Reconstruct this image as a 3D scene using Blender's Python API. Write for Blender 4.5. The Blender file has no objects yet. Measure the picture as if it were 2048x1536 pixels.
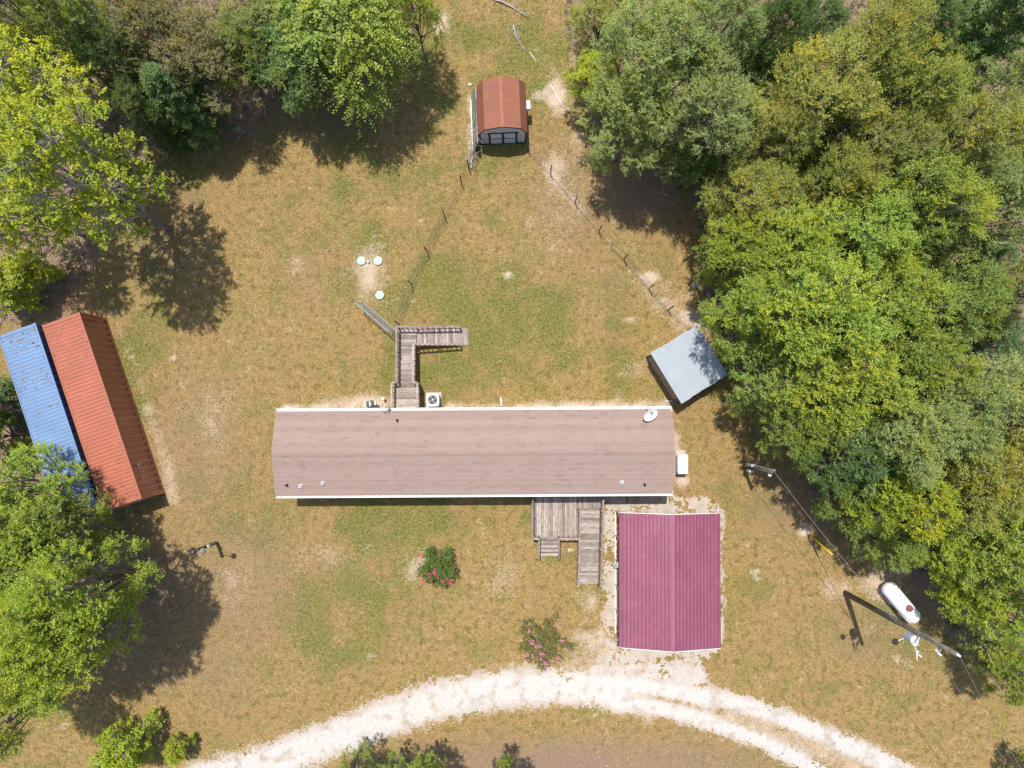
import bpy, math, random
import numpy as np
from mathutils import Vector, Matrix, Euler
R_ = math.radians
random.seed(7); RNG = np.random.default_rng(7)
scene = bpy.context.scene
C = scene.collection

# ---------------------------------------------------------------- camera
CAM_H, FOC = 46.0, 1400.0                      # metres above the lawn, focal length in photo pixels
TILT = math.atan(52.0 / FOC)
cam_d = bpy.data.cameras.new('camera'); cam = bpy.data.objects.new('camera', cam_d); C.objects.link(cam)
cam.location = (0, 0, CAM_H); cam.rotation_euler = (TILT, 0, 0)
cam_d.sensor_width = 36; cam_d.lens = 36 * FOC / 2048; cam_d.clip_start = 0.5; cam_d.clip_end = 2000
scene.camera = cam
# ---------------------------------------------------------------- sky, sun, exposure
SUN_EL, SUN_DIR = 73.0, (-0.33, 0.944)         # elevation, horizontal direction towards the sun
world = bpy.data.worlds.new('World'); scene.world = world; world.use_nodes = True
wn = world.node_tree.nodes; bg = wn['Background']
sky = wn.new('ShaderNodeTexSky'); sky.sky_type = 'NISHITA'; sky.sun_disc = False
sky.sun_elevation = R_(SUN_EL); sky.sun_rotation = math.atan2(SUN_DIR[0], SUN_DIR[1])
sky.altitude = 50; sky.air_density = 1.0; sky.dust_density = 1.5
world.node_tree.links.new(sky.outputs[0], bg.inputs[0]); bg.inputs[1].default_value = 0.15
sd = bpy.data.lights.new('sun', 'SUN'); sun = bpy.data.objects.new('sun', sd); C.objects.link(sun)
sd.energy = 4.7; sd.angle = R_(0.53); sd.color = (1.0, 0.955, 0.88)
ce = math.cos(R_(SUN_EL)); hn = math.hypot(*SUN_DIR)
to_sun = Vector((SUN_DIR[0] / hn * ce, SUN_DIR[1] / hn * ce, math.sin(R_(SUN_EL))))
sun.rotation_euler = to_sun.to_track_quat('Z', 'Y').to_euler(); sun.location = to_sun * 80
scene.view_settings.view_transform = 'Standard'; scene.view_settings.look = 'None'
scene.view_settings.gamma = 1.0; scene.view_settings.use_curve_mapping = False
scene.view_settings.exposure = 0.25
scene.render.engine = 'CYCLES'
scene.cycles.max_bounces = 6; scene.cycles.diffuse_bounces = 3; scene.cycles.transmission_bounces = 3
scene.cycles.transparent_max_bounces = 6

# ---------------------------------------------------------------- helpers
def at(px, py, z=0.0):
    """world point at height z that the survey pixel (px, py) of the photograph shows"""
    x, y = (px - 1024) / FOC, -(py - 768) / FOC
    dy = y * math.cos(TILT) + math.sin(TILT); dz = y * math.sin(TILT) - math.cos(TILT)
    t = (z - CAM_H) / dz
    return Vector((x * t, dy * t, z))

def tag(o, label=None, cat=None, group=None, kind=None):
    if label: o['label'] = label
    if cat: o['category'] = cat
    if group: o['group'] = group
    if kind: o['kind'] = kind
    return o

def empty(name, loc, rz=0.0, label=None, cat=None, group=None):
    o = bpy.data.objects.new(name, None); C.objects.link(o); o.empty_display_size = 0.3
    o.location = loc; o.rotation_euler = (0, 0, rz)
    return tag(o, label, cat, group)

def put(name, me, parent=None, loc=(0, 0, 0), rot=(0, 0, 0), scale=(1, 1, 1)):
    o = bpy.data.objects.new(name, me); C.objects.link(o); o.parent = parent
    o.location = loc; o.rotation_euler = rot; o.scale = scale
    return o

class MB:
    def __init__(s): s.v = []; s.f = []
    def add(s, vs, fs):
        b = len(s.v); s.v += [tuple(p) for p in vs]; s.f += [tuple(i + b for i in f) for f in fs]; return s
    def box(s, c, d, rot=None):
        c = Vector(c); h = Vector(d) / 2
        p = [Vector((sx * h.x, sy * h.y, sz * h.z)) for sz in (-1, 1) for sy in (-1, 1) for sx in (-1, 1)]
        if rot is not None:
            m = Euler(rot).to_matrix(); p = [m @ q for q in p]
        return s.add([c + q for q in p], [(0, 2, 3, 1), (4, 5, 7, 6), (0, 1, 5, 4), (2, 6, 7, 3), (0, 4, 6, 2), (1, 3, 7, 5)])
    def bar(s, a, b, w, h, up=(0, 0, 1)):
        a, b = Vector(a), Vector(b); d = (b - a)
        if d.length < 1e-6: return s
        d.normalize(); up = Vector(up)
        sd_ = d.cross(up)
        if sd_.length < 1e-4: sd_ = d.cross(Vector((1, 0, 0)))
        sd_.normalize(); u = sd_.cross(d)
        p = []
        for q in (a, b):
            for i, j in ((-1, -1), (1, -1), (1, 1), (-1, 1)): p.append(q + sd_ * (w / 2 * i) + u * (h / 2 * j))
        return s.add(p, [(0, 3, 2, 1), (4, 5, 6, 7), (0, 1, 5, 4), (1, 2, 6, 5), (2, 3, 7, 6), (3, 0, 4, 7)])
    def tube(s, pts, r, n=6, cap=True):
        pts = [Vector(p) for p in pts]
        rs = r if isinstance(r, (list, tuple)) else [r] * len(pts)
        vs = []; fs = []; ref = None
        for i, p in enumerate(pts):
            d = (pts[min(i + 1, len(pts) - 1)] - pts[max(i - 1, 0)])
            if d.length < 1e-9: d = Vector((0, 0, 1))
            d.normalize()
            if ref is None: ref = Vector((1, 0, 0)) if abs(d.x) < 0.8 else Vector((0, 1, 0))
            u = ref - d * ref.dot(d); u.normalize(); ref = u; w = d.cross(u)
            for k in range(n):
                a = 2 * math.pi * k / n
                vs.append(p + u * (math.cos(a) * rs[i]) + w * (math.sin(a) * rs[i]))
        for i in range(len(pts) - 1):
            for k in range(n):
                k2 = (k + 1) % n
                fs.append((i * n + k, i * n + k2, (i + 1) * n + k2, (i + 1) * n + k))
        if cap:
            fs.append(tuple(range(n - 1, -1, -1))); fs.append(tuple((len(pts) - 1) * n + k for k in range(n)))
        return s.add(vs, fs)
    def lathe(s, prof, n=20, origin=(0, 0, 0)):
        o = Vector(origin); vs = []; fs = []
        for r, z in prof:
            for k in range(n):
                a = 2 * math.pi * k / n; vs.append(o + Vector((r * math.cos(a), r * math.sin(a), z)))
        for i in range(len(prof) - 1):
            for k in range(n):
                k2 = (k + 1) % n; fs.append((i * n + k, i * n + k2, (i + 1) * n + k2, (i + 1) * n + k))
        fs.append(tuple(range(n - 1, -1, -1))); fs.append(tuple((len(prof) - 1) * n + k for k in range(n)))
        return s.add(vs, fs)
    def prism(s, poly, axis_a, axis_b):
        """poly: list of 3-D points of one end; swept by the vector axis_b - axis_a"""
        d = Vector(axis_b) - Vector(axis_a); n = len(poly)
        vs = [Vector(p) for p in poly] + [Vector(p) + d for p in poly]
        fs = [tuple(range(n - 1, -1, -1)), tuple(range(n, 2 * n))]
        fs += [(i, (i + 1) % n, n + (i + 1) % n, n + i) for i in range(n)]
        return s.add(vs, fs)
    def mesh(s, name, mat, smooth=False):
        me = bpy.data.meshes.new(name); me.from_pydata(s.v, [], s.f)
        if mat is not None: me.materials.append(mat)
        if smooth: me.polygons.foreach_set('use_smooth', [True] * len(me.polygons))
        me.update(); return me
    def build(s, name, mat, parent=None, loc=(0, 0, 0), rot=(0, 0, 0), smooth=False):
        return put(name, s.mesh(name, mat, smooth), parent, loc, rot)

def soft(o, w=0.01, seg=2):
    m = o.modifiers.new('bevel', 'BEVEL'); m.width = w; m.segments = seg; m.limit_method = 'ANGLE'; return o

def quads_mesh(name, V, mat, attrs=None, tris=False, smooth=False):
    """V (n,4,3) or (n,3,3) array of faces -> mesh; attrs name -> per-face value"""
    n, k = V.shape[0], V.shape[1]
    me = bpy.data.meshes.new(name)
    me.vertices.add(n * k); me.vertices.foreach_set('co', V.reshape(-1).astype(np.float32))
    me.loops.add(n * k); me.loops.foreach_set('vertex_index', np.arange(n * k, dtype=np.int32))
    me.polygons.add(n); me.polygons.foreach_set('loop_start', np.arange(0, n * k, k, dtype=np.int32))
    me.update(calc_edges=True)
    for a, val in (attrs or {}).items():
        at_ = me.attributes.new(a, 'FLOAT', 'FACE'); at_.data.foreach_set('value', val.astype(np.float32))
    me.materials.append(mat)
    return me

def hash2(ix, iy, seed):
    h = (ix.astype(np.int64) * 374761393 + iy.astype(np.int64) * 668265263 + seed * 982451653) & 0x7fffffff
    h = ((h ^ (h >> 13)) * 1274126177) & 0x7fffffff
    return ((h ^ (h >> 16)) & 0xffff) / 65535.0
def vnoise(x, y, seed=0):
    x0 = np.floor(x); y0 = np.floor(y); fx = x - x0; fy = y - y0
    fx = fx * fx * (3 - 2 * fx); fy = fy * fy * (3 - 2 * fy)
    a = hash2(x0, y0, seed); b = hash2(x0 + 1, y0, seed); c = hash2(x0, y0 + 1, seed); d = hash2(x0 + 1, y0 + 1, seed)
    return (a * (1 - fx) + b * fx) * (1 - fy) + (c * (1 - fx) + d * fx) * fy
def fbm(x, y, s=1.0, o=4, seed=0):
    t = 0; a = 0.5; w = 0
    for i in range(o):
        t = t + a * vnoise(x * s + 17.3 * i, y * s - 9.1 * i, seed + i); w += a; a *= 0.5; s *= 2.03
    return t / w
def sstep(a, b, x):
    t = np.clip((x - a) / (b - a), 0, 1); return t * t * (3 - 2 * t)

# ---------------------------------------------------------------- materials
def new_mat(name, rough=0.6, spec=0.4, metal=0.0, col=(0.5, 0.5, 0.5)):
    m = bpy.data.materials.new(name); m.use_nodes = True
    b = m.node_tree.nodes['Principled BSDF']
    b.inputs['Roughness'].default_value = rough; b.inputs['Specular IOR Level'].default_value = spec
    b.inputs['Metallic'].default_value = metal; b.inputs['Base Color'].default_value = (*col, 1)
    return m, m.node_tree, b
def nd(nt, typ, ins=None, **props):
    n = nt.nodes.new('ShaderNode' + typ)
    for k, v in props.items(): setattr(n, k, v)
    for k, v in (ins or {}).items():
        s = n.inputs[k]
        if isinstance(v, bpy.types.NodeSocket): nt.links.new(v, s)
        else: s.default_value = v
    return n
def noise(nt, vec, scale, detail=3, rough=0.6, dist=0.0):
    return nd(nt, 'TexNoise', {'Vector': vec, 'Scale': scale, 'Detail': detail, 'Roughness': rough, 'Distortion': dist}).outputs['Fac']
def mixc(nt, fac, a, b, mode='MIX'):
    n = nt.nodes.new('ShaderNodeMix'); n.data_type = 'RGBA'; n.blend_type = mode
    for s, v in ((n.inputs[0], fac), (n.inputs[6], a), (n.inputs[7], b)):
        if isinstance(v, bpy.types.NodeSocket): nt.links.new(v, s)
        elif isinstance(v, (int, float)): s.default_value = v
        else: s.default_value = (*v, 1) if len(v) == 3 else v
    return n.outputs[2]
def mth(nt, op, a, b=0.0, c=0.0, clamp=False):
    n = nt.nodes.new('ShaderNodeMath'); n.operation = op; n.use_clamp = clamp
    for i, v in enumerate((a, b, c)):
        if isinstance(v, bpy.types.NodeSocket): nt.links.new(v, n.inputs[i])
        else: n.inputs[i].default_value = v
    return n.outputs[0]
def remap(nt, v, a, b, c=0.0, d=1.0):
    n = nd(nt, 'MapRange', {0: v, 1: a, 2: b, 3: c, 4: d}); n.clamp = True; return n.outputs[0]
def bump(nt, b, h, strength=0.3, dist=0.02):
    n = nd(nt, 'Bump', {'Strength': strength, 'Distance': dist, 'Height': h}); nt.links.new(n.outputs[0], b.inputs['Normal'])
def gray(nt, v):
    return nd(nt, 'CombineColor', {0: v, 1: v, 2: v}).outputs[0]
def objco(nt): return nd(nt, 'TexCoord').outputs['Object']

def worn(name, col, var=0.18, rough=0.55, spec=0.35, metal=0.0, scale=3.0, dirt=None, dirt_amt=0.35, bmp=0.0):
    """plain painted or metal surface with uneven fading and patchy dirt"""
    m, nt, b = new_mat(name, rough, spec, metal)
    pos = nd(nt, 'NewGeometry').outputs['Position']
    n1 = noise(nt, pos, scale, 5, 0.65); n2 = noise(nt, pos, scale * 7, 3, 0.6)
    base = mixc(nt, 1.0, col, gray(nt, remap(nt, n1, 0.3, 0.7, 1 - var, 1 + var)), 'MULTIPLY')
    base = mixc(nt, 1.0, base, gray(nt, remap(nt, n2, 0.3, 0.7, 1 - var * 0.6, 1 + var * 0.6)), 'MULTIPLY')
    if dirt:
        f = mth(nt, 'MULTIPLY', remap(nt, noise(nt, pos, scale * 2.3, 6, 0.7), 0.52, 0.72), dirt_amt)
        base = mixc(nt, f, base, dirt)
    nt.links.new(base, b.inputs['Base Color'])
    if bmp: bump(nt, b, n2, bmp, 0.01)
    return m

M = {}
M['white'] = worn('white_paint', (0.70, 0.69, 0.66), 0.06, 0.5, dirt=(0.45, 0.42, 0.36), dirt_amt=0.25)
M['tank'] = worn('tank_paint', (0.80, 0.80, 0.79), 0.04, 0.35, 0.5, dirt=(0.5, 0.47, 0.42), dirt_amt=0.15)
M['siding'] = worn('vinyl_siding', (0.66, 0.64, 0.58), 0.05, 0.5)
M['dark'] = worn('dark_plastic', (0.035, 0.035, 0.04), 0.2, 0.5)
M['rubber'] = worn('black_rubber', (0.02, 0.02, 0.022), 0.2, 0.6)
M['galv'] = worn('galvanised_steel', (0.50, 0.52, 0.53), 0.14, 0.42, 0.5, 0.55, 5)
M['greypaint'] = worn('grey_metal_box', (0.46, 0.48, 0.50), 0.08, 0.45)
M['trim'] = worn('dark_trim', (0.035, 0.026, 0.022), 0.2, 0.6)
M['glass'] = new_mat('window_glass', 0.08, 0.6, 0, (0.03, 0.04, 0.05))[0]
M['shedwall'] = worn('shed_siding', (0.52, 0.55, 0.60), 0.06, 0.6, dirt=(0.3, 0.3, 0.3), dirt_amt=0.3)
M['concrete'] = worn('concrete', (0.40, 0.37, 0.33), 0.15, 0.85, 0.2, 0, 5, bmp=0.2)
M['lid'] = worn('pale_green_lid', (0.34, 0.45, 0.385), 0.12, 0.5, dirt=(0.5, 0.45, 0.35), dirt_amt=0.3)
M['pinkcap'] = worn('maroon_cap', (0.22, 0.075, 0.07), 0.12, 0.5)
M['yellow'] = worn('yellow_plastic', (0.72, 0.46, 0.02), 0.1, 0.5)
M['wire'] = worn('wire', (0.12, 0.105, 0.09), 0.2, 0.5, 0.4, 0.3)
M['alu'] = worn('aluminium_cable', (0.22, 0.20, 0.18), 0.1, 0.7, 0.2, 0.0)
M['tpost'] = worn('t_post_paint', (0.05, 0.045, 0.035), 0.3, 0.7)
M['brownwall'] = worn('brown_siding', (0.30, 0.225, 0.21), 0.2, 0.7, dirt=(0.3, 0.25, 0.22), dirt_amt=0.3)
M['pvc'] = worn('white_pvc', (0.78, 0.76, 0.72), 0.05, 0.45)
M['deadwood'] = worn('bleached_wood', (0.40, 0.36, 0.33), 0.2, 0.85, 0.2, 0, 6)

def wood_mat(name, c1, c2, c3):
    m, nt, b = new_mat(name, 0.85, 0.2)
    oi = nd(nt, 'ObjectInfo'); rnd = oi.outputs['Random']
    co = objco(nt)
    off = nd(nt, 'VectorMath', {0: co, 1: nd(nt, 'CombineXYZ', {0: mth(nt, 'MULTIPLY', rnd, 37.0), 1: mth(nt, 'MULTIPLY', rnd, 91.0), 2: 0.0}).outputs[0]}, operation='ADD').outputs[0]
    st = nd(nt, 'VectorMath', {0: off, 1: (1.6, 22.0, 22.0)}, operation='MULTIPLY').outputs[0]
    n1 = noise(nt, st, 1.0, 5, 0.65, 0.4)
    n2 = noise(nt, off, 2.2, 4, 0.6)
    col = mixc(nt, remap(nt, n1, 0.32, 0.68), c1, c2)
    col = mixc(nt, remap(nt, n2, 0.42, 0.66, 0.0, 0.75), col, c3)
    col = mixc(nt, 1.0, col, gray(nt, remap(nt, rnd, 0, 1, 0.62, 1.28)), 'MULTIPLY')
    nt.links.new(col, b.inputs['Base Color']); bump(nt, b, n1, 0.35, 0.006)
    return m
M['deck'] = wood_mat('weathered_decking', (0.20, 0.148, 0.122), (0.37, 0.305, 0.265), (0.42, 0.37, 0.325))
M['rail'] = wood_mat('weathered_railing', (0.20, 0.138, 0.115), (0.36, 0.285, 0.25), (0.42, 0.36, 0.32))
M['pole'] = wood_mat('treated_pole', (0.055, 0.05, 0.042), (0.13, 0.12, 0.10), (0.18, 0.16, 0.13))
M['bark'] = worn('bark', (0.20, 0.175, 0.15), 0.3, 0.9, 0.15, 0, 6, bmp=0.5)
M['palebark'] = worn('pale_bark', (0.40, 0.36, 0.315), 0.25, 0.9, 0.15, 0, 6, bmp=0.4)

def leaf_mat(name, sat_yellow=(1.42, 1.15, 0.55), dark=(0.50, 0.60, 0.66), trans=0.40, gloss=0.28):
    m, nt, b = new_mat(name, 0.40, gloss)
    oi = nd(nt, 'ObjectInfo'); v = nd(nt, 'Attribute', attribute_name='v').outputs['Fac']
    tip = nd(nt, 'Attribute', attribute_name='t').outputs['Fac']
    base = oi.outputs['Color']
    f = mixc(nt, remap(nt, v, 0.0, 1.0), dark, (1.45, 1.4, 1.35))
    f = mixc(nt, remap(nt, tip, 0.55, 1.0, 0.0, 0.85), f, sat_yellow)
    col = mixc(nt, 1.0, base, f, 'MULTIPLY')
    nt.links.new(col, b.inputs['Base Color'])
    tr = nd(nt, 'BsdfTranslucent', {0: mixc(nt, 1.0, col, (1.15, 1.15, 0.55), 'MULTIPLY')})
    mx = nd(nt, 'MixShader', {0: trans, 1: b.outputs[0], 2: tr.outputs[0]})
    nt.links.new(mx.outputs[0], nt.nodes['Material Output'].inputs[0])
    return m
M['leaf'] = leaf_mat('leaves')
# ================================================================ the ground
def P2(px, py): p = at(px, py); return (p.x, p.y)
def blob(X, Y, px, py, rx, ry, amp=1.0, rot=0.0):
    cx, cy = P2(px, py); dx = (X - cx) * 30.4; dy = (Y - cy) * 30.4
    c, s_ = math.cos(rot), math.sin(rot); u = (dx * c + dy * s_) / rx; w = (-dx * s_ + dy * c) / ry
    return amp * np.exp(-(u * u + w * w))
def seg_dist(X, Y, pts):
    d = np.full(X.shape, 1e9)
    pts = [P2(*p) for p in pts]
    for (ax, ay), (bx, by) in zip(pts[:-1], pts[1:]):
        vx, vy = bx - ax, by - ay; L = vx * vx + vy * vy
        t = np.clip(((X - ax) * vx + (Y - ay) * vy) / L, 0, 1)
        d = np.minimum(d, np.hypot(X - ax - t * vx, Y - ay - t * vy))
    return d * 30.4                                # in photo pixels on the ground
def inside(X, Y, poly):
    poly = [P2(*p) for p in poly]; r = np.zeros(X.shape, bool); j = len(poly) - 1
    for i in range(len(poly)):
        xi, yi = poly[i]; xj, yj = poly[j]
        c = ((yi > Y) != (yj > Y)) & (X < (xj - xi) * (Y - yi) / (yj - yi + 1e-12) + xi)
        r ^= c; j = i
    return r
WOOD_R = [(1120, -300), (1130, 60), (1170, 200), (1210, 290), (1330, 340), (1400, 420), (1405, 620), (1470, 740), (1560, 850), (1690, 1000),
          (1800, 1090), (1850, 1190), (1900, 1270), (2010, 1390), (2300, 1560), (2700, 1500), (2700, -300)]
WOOD_L = [(-600, -300), (880, -300), (830, 60), (760, 190), (600, 210), (480, 250), (380, 290), (300, 300), (250, 420), (170, 560), (60, 640), (-600, 700)]
WOOD_B = [(-600, 760), (20, 780), (80, 900), (180, 1000), (250, 1130), (240, 1280), (120, 1400), (20, 1440), (-600, 1600)]
def fields(X, Y):
    """how green, how bare, how littered with leaves the ground is"""
    n1 = fbm(X, Y, 0.16, 4, 3); n2 = fbm(X, Y, 0.55, 4, 11); n3 = fbm(X, Y, 1.7, 3, 23)
    g = np.zeros(X.shape); b = np.zeros(X.shape)
    for a in [(880, 560, 200, 120, .32), (960, 400, 110, 150, .4), (1010, 745, 180, 40, .6), (775, 715, 16, 60, 1.0), (820, 1035, 230, 30, .75),
              (1060, 120, 60, 80, .65), (340, 330, 60, 50, .7), (1640, 1330, 70, 90, .5), (1870, 1390, 120, 70, .5), (1470, 1090, 40, 150, .5),
              (270, 740, 40, 60, .6), (580, 1280, 130, 80, .45), (900, 1290, 170, 40, .4), (985, 335, 60, 25, .8), (1170, 1240, 30, 80, .8),
              (1120, 1115, 40, 30, .8), (650, 380, 140, 60, .2), (500, 300, 170, 60, .3), (660, 810, 120, 18, .55), (1050, 1060, 14, 60, .9),
              (1480, 980, 60, 70, .4), (970, 60, 90, 60, .35), (860, 260, 80, 90, .3), (870, 750, 40, 30, .7), (700, 1040, 100, 40, .4),
              (540, 900, 25, 110, .6), (320, 1000, 30, 40, .4), (1700, 1400, 120, 40, .4), (690, 470, 80, 60, .25), (1250, 720, 60, 60, .2)]:
        g = g + blob(X, Y, *a)
    for a in [(740, 545, 36, 62, .62), (1110, 195, 16, 34, 1.0), (1150, 120, 20, 60, .35), (880, 45, 22, 30, .7), (1078, 190, 26, 12, .7), (1298, 553, 16, 10, 1.3),
              (1258, 640, 18, 6, .8), (1014, 548, 9, 9, .9), (340, 930, 30, 90, .22), (346, 716, 8, 7, .6), (590, 530, 30, 24, .4), (1058, 440, 10, 14, .25),
              (1520, 1150, 34, 22, .35), (1668, 1180, 34, 30, .5), (1770, 1165, 50, 40, .8), (1800, 1320, 16, 10, .5), (1610, 1060, 14, 14, 1.2), (1365, 960, 16, 22, .8),
              (1352, 890, 14, 30, .8), (1390, 640, 40, 30, .7), (1270, 745, 40, 40, .3), (1180, 1200, 26, 34, .5), (1190, 1290, 50, 40, .7), (840, 1130, 45, 50, .45),
              (1110, 330, 16, 40, .5), (960, 330, 10, 30, .3), (730, 800, 70, 14, .7), (430, 830, 60, 100, .3), (640, 1110, 90, 30, .3),
              (470, 1170, 50, 50, .35), (1100, 450, 80, 120, .25), (1170, 330, 50, 70, .2), (1330, 590, 60, 40, .4), (1000, 1160, 70, 70, .3), (560, 650, 60, 60, .2)]:
        b = b + blob(X, Y, *a)
    d = seg_dist(X, Y, [(222, 625), (270, 730), (345, 985), (350, 1010)]); b = b + 0.3 * np.exp(-(d / 13) ** 2)
    d = seg_dist(X, Y, [(1060, 300), (1100, 345), (1200, 465), (1300, 578), (1392, 655)]); b = b + 0.34 * np.exp(-(d / 8) ** 2)
    d = seg_dist(X, Y, [(950, 310), (935, 340), (890, 433), (824, 570), (800, 640)]); b = b + 0.12 * np.exp(-(d / 6) ** 2)
    d = seg_dist(X, Y, [(570, 818), (770, 818)]); b = b + 0.7 * np.exp(-(d / 11) ** 2)
    d = seg_dist(X, Y, [(900, 818), (1330, 812)]); b = b + 0.75 * np.exp(-(d / 14) ** 2)
    d = seg_dist(X, Y, [(1060, 75), (1110, 150), (1145, 235), (1160, 300)]); b = b + 0.28 * np.exp(-(d / 16) ** 2)
    d = seg_dist(X, Y, [(940, 190), (940, 310)]); b = b + 0.6 * np.exp(-(d / 7) ** 2)
    for pts in ([(380, 1560), (520, 1530), (640, 1487), (760, 1440), (880, 1400), (1000, 1378), (1130, 1372), (1250, 1380)], [(1240, 1380), (1430, 1420), (1650, 1490), (1860, 1580)]):
        d = seg_dist(X, Y, pts); b = b + 0.5 * np.exp(-(d / 48) ** 4)
    w = (inside(X, Y, WOOD_R) | inside(X, Y, WOOD_L) | inside(X, Y, WOOD_B)).astype(float)
    for a in [(1290, 380, 120, 70, .8), (330, 1180, 120, 120, .55), (300, 1330, 120, 60, .5), (330, 450, 90, 110, .35), (90, 600, 100, 60, 1), (470, 240, 70, 40, .8),
              (1640, 1010, 120, 60, .7), (1150, 1525, 360, 44, .95), (400, 900, 110, 180, .42), (480, 1170, 130, 150, .45), (620, 560, 80, 90, .2), (1130, 400, 70, 120, .4), (1230, 560, 60, 60, .2), (640, 1130, 90, 50, .25), (1740, 1270, 110, 70, .3), (430, 1340, 90, 90, .4), (1830, 1180, 60, 60, .8), (650, 240, 110, 30, .5)]:
        w = np.maximum(w, blob(X, Y, *a))
    g = g * 1.15 + .35 * blob(X, Y, 1050, 660, 260, 130) + .45 * blob(X, Y, 1560, 1180, 130, 240) + .4 * blob(X, Y, 700, 1080, 260, 60) + .35 * blob(X, Y, 640, 330, 260, 80)
    g = g - 0.5 * blob(X, Y, 1180, 1515, 420, 70) - 0.35 * blob(X, Y, 400, 850, 120, 150) - .3 * blob(X, Y, 480, 1200, 120, 140)
    g = np.clip(g * (0.35 + 1.3 * n2) + (n1 - 0.55) * 2.6 + (n2 - 0.5) * 1.9, 0, 1)
    b = np.clip(b * (0.1 + 1.8 * n3) + np.clip(n2 - 0.66, 0, 1) * 2.2 * (n3 > 0.45), 0, 1)
    return g, b, np.clip(w, 0, 1)

def ground_nodes(name, blades=False):
    m, nt, bs = new_mat(name, 0.95, 0.1)
    pos = nd(nt, 'NewGeometry').outputs['Position']
    xy = nd(nt, 'VectorMath', {0: pos, 1: (1, 1, 0)}, operation='MULTIPLY').outputs[0]
    A = lambda k: nd(nt, 'Attribute', attribute_name=k).outputs['Fac']
    n1 = noise(nt, xy, 0.55, 6, 0.62); n2 = noise(nt, xy, 5.5, 4, 0.7); n3 = noise(nt, xy, 26.0, 3, 0.75)
    n4 = noise(nt, xy, 0.32, 3, 0.5)
    n5 = noise(nt, xy, 2.3, 4, 0.65); n6 = noise(nt, nd(nt, 'VectorMath', {0: xy, 1: (31.0, 7.0, 0)}, operation='ADD').outputs[0], 1.5, 5, 0.68)
    dry = mixc(nt, remap(nt, n2, 0.34, 0.66), (0.205, 0.137, 0.048), (0.322, 0.228, 0.094))
    dry = mixc(nt, remap(nt, n4, 0.44, 0.62, 0, 0.6), dry, (0.280, 0.178, 0.080))
    dry = mixc(nt, remap(nt, n6, 0.58, 0.72, 0, 0.85), dry, (0.42, 0.32, 0.19))
    dry = mixc(nt, remap(nt, n5, 0.50, 0.66, 0, 0.9), dry, (0.140, 0.108, 0.034))
    gcol = mixc(nt, remap(nt, n2, 0.35, 0.65), (0.112, 0.108, 0.026), (0.200, 0.190, 0.058))
    gf = mth(nt, 'ADD', mth(nt, 'MULTIPLY', A('green'), 0.9), mth(nt, 'MULTIPLY', mth(nt, 'SUBTRACT', n1, 0.5), 3.2), clamp=True)
    col = mixc(nt, gf, dry, gcol)
    lit = mixc(nt, remap(nt, n3, 0.35, 0.65), (0.15, 0.095, 0.065), (0.30, 0.205, 0.15))
    lf = mth(nt, 'MULTIPLY', A('litter'), remap(nt, n1, 0.25, 0.5, 0.55, 1.0))
    col = mixc(nt, lf, col, lit)
    bare = mixc(nt, remap(nt, n3, 0.35, 0.65), (0.36, 0.26, 0.175), (0.56, 0.455, 0.36))
    bf = remap(nt, mth(nt, 'ADD', A('bare'), mth(nt, 'MULTIPLY', mth(nt, 'SUBTRACT', n2, 0.5), 0.9)), 0.22, 0.85)
    col = mixc(nt, bf, col, bare)
    n7 = noise(nt, xy, 11.0, 3, 0.75)
    col = mixc(nt, 1.0, col, gray(nt, remap(nt, n3, 0.28, 0.72, 0.66, 1.30)), 'MULTIPLY')
    col = mixc(nt, 1.0, col, gray(nt, remap(nt, n7, 0.30, 0.70, 0.72, 1.30)), 'MULTIPLY')
    if blades:
        col = mixc(nt, 1.0, col, gray(nt, remap(nt, A('v'), 0, 1, 0.85, 1.25)), 'MULTIPLY')
    nt.links.new(col, bs.inputs['Base Color'])
    if not blades: bump(nt, bs, mth(nt, 'ADD', n2, n3), 0.35, 0.04)
    return m
M['ground'] = ground_nodes('dry_lawn'); M['blade'] = ground_nodes('grass_blades', True)

def ground_sheet():
    xs = np.concatenate([[-400, -200, -110, -70, -52], np.arange(-40, 40.01, 0.25), [52, 70, 110, 200, 400]])
    ys = np.concatenate([[-400, -200, -100, -60, -40], np.arange(-28, 34.01, 0.25), [44, 60, 100, 200, 400]])
    X, Y = np.meshgrid(xs, ys); nx, ny = len(xs), len(ys)
    Z = (fbm(X, Y, 0.35, 3, 5) - 0.5) * 0.05 - 0.03
    V = np.stack([X, Y, Z], -1).reshape(-1, 3)
    i = np.arange(nx * ny).reshape(ny, nx)
    F = np.stack([i[:-1, :-1], i[:-1, 1:], i[1:, 1:], i[1:, :-1]], -1).reshape(-1, 4)
    me = bpy.data.meshes.new('ground'); n = len(F)
    me.vertices.add(len(V)); me.vertices.foreach_set('co', V.reshape(-1).astype(np.float32))
    me.loops.add(n * 4); me.loops.foreach_set('vertex_index', F.reshape(-1).astype(np.int32))
    me.polygons.add(n); me.polygons.foreach_set('loop_start', np.arange(0, n * 4, 4, dtype=np.int32))
    me.update(calc_edges=True)
    for k, val in zip(('green', 'bare', 'litter'), fields(X, Y)):
        a = me.attributes.new(k, 'FLOAT', 'POINT'); a.data.foreach_set('value', val.reshape(-1).astype(np.float32))
    me.materials.append(M['ground'])
    return tag(put('ground', me), 'dry tan and olive lawn with bare sandy patches', kind='structure')
ground_sheet()

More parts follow.
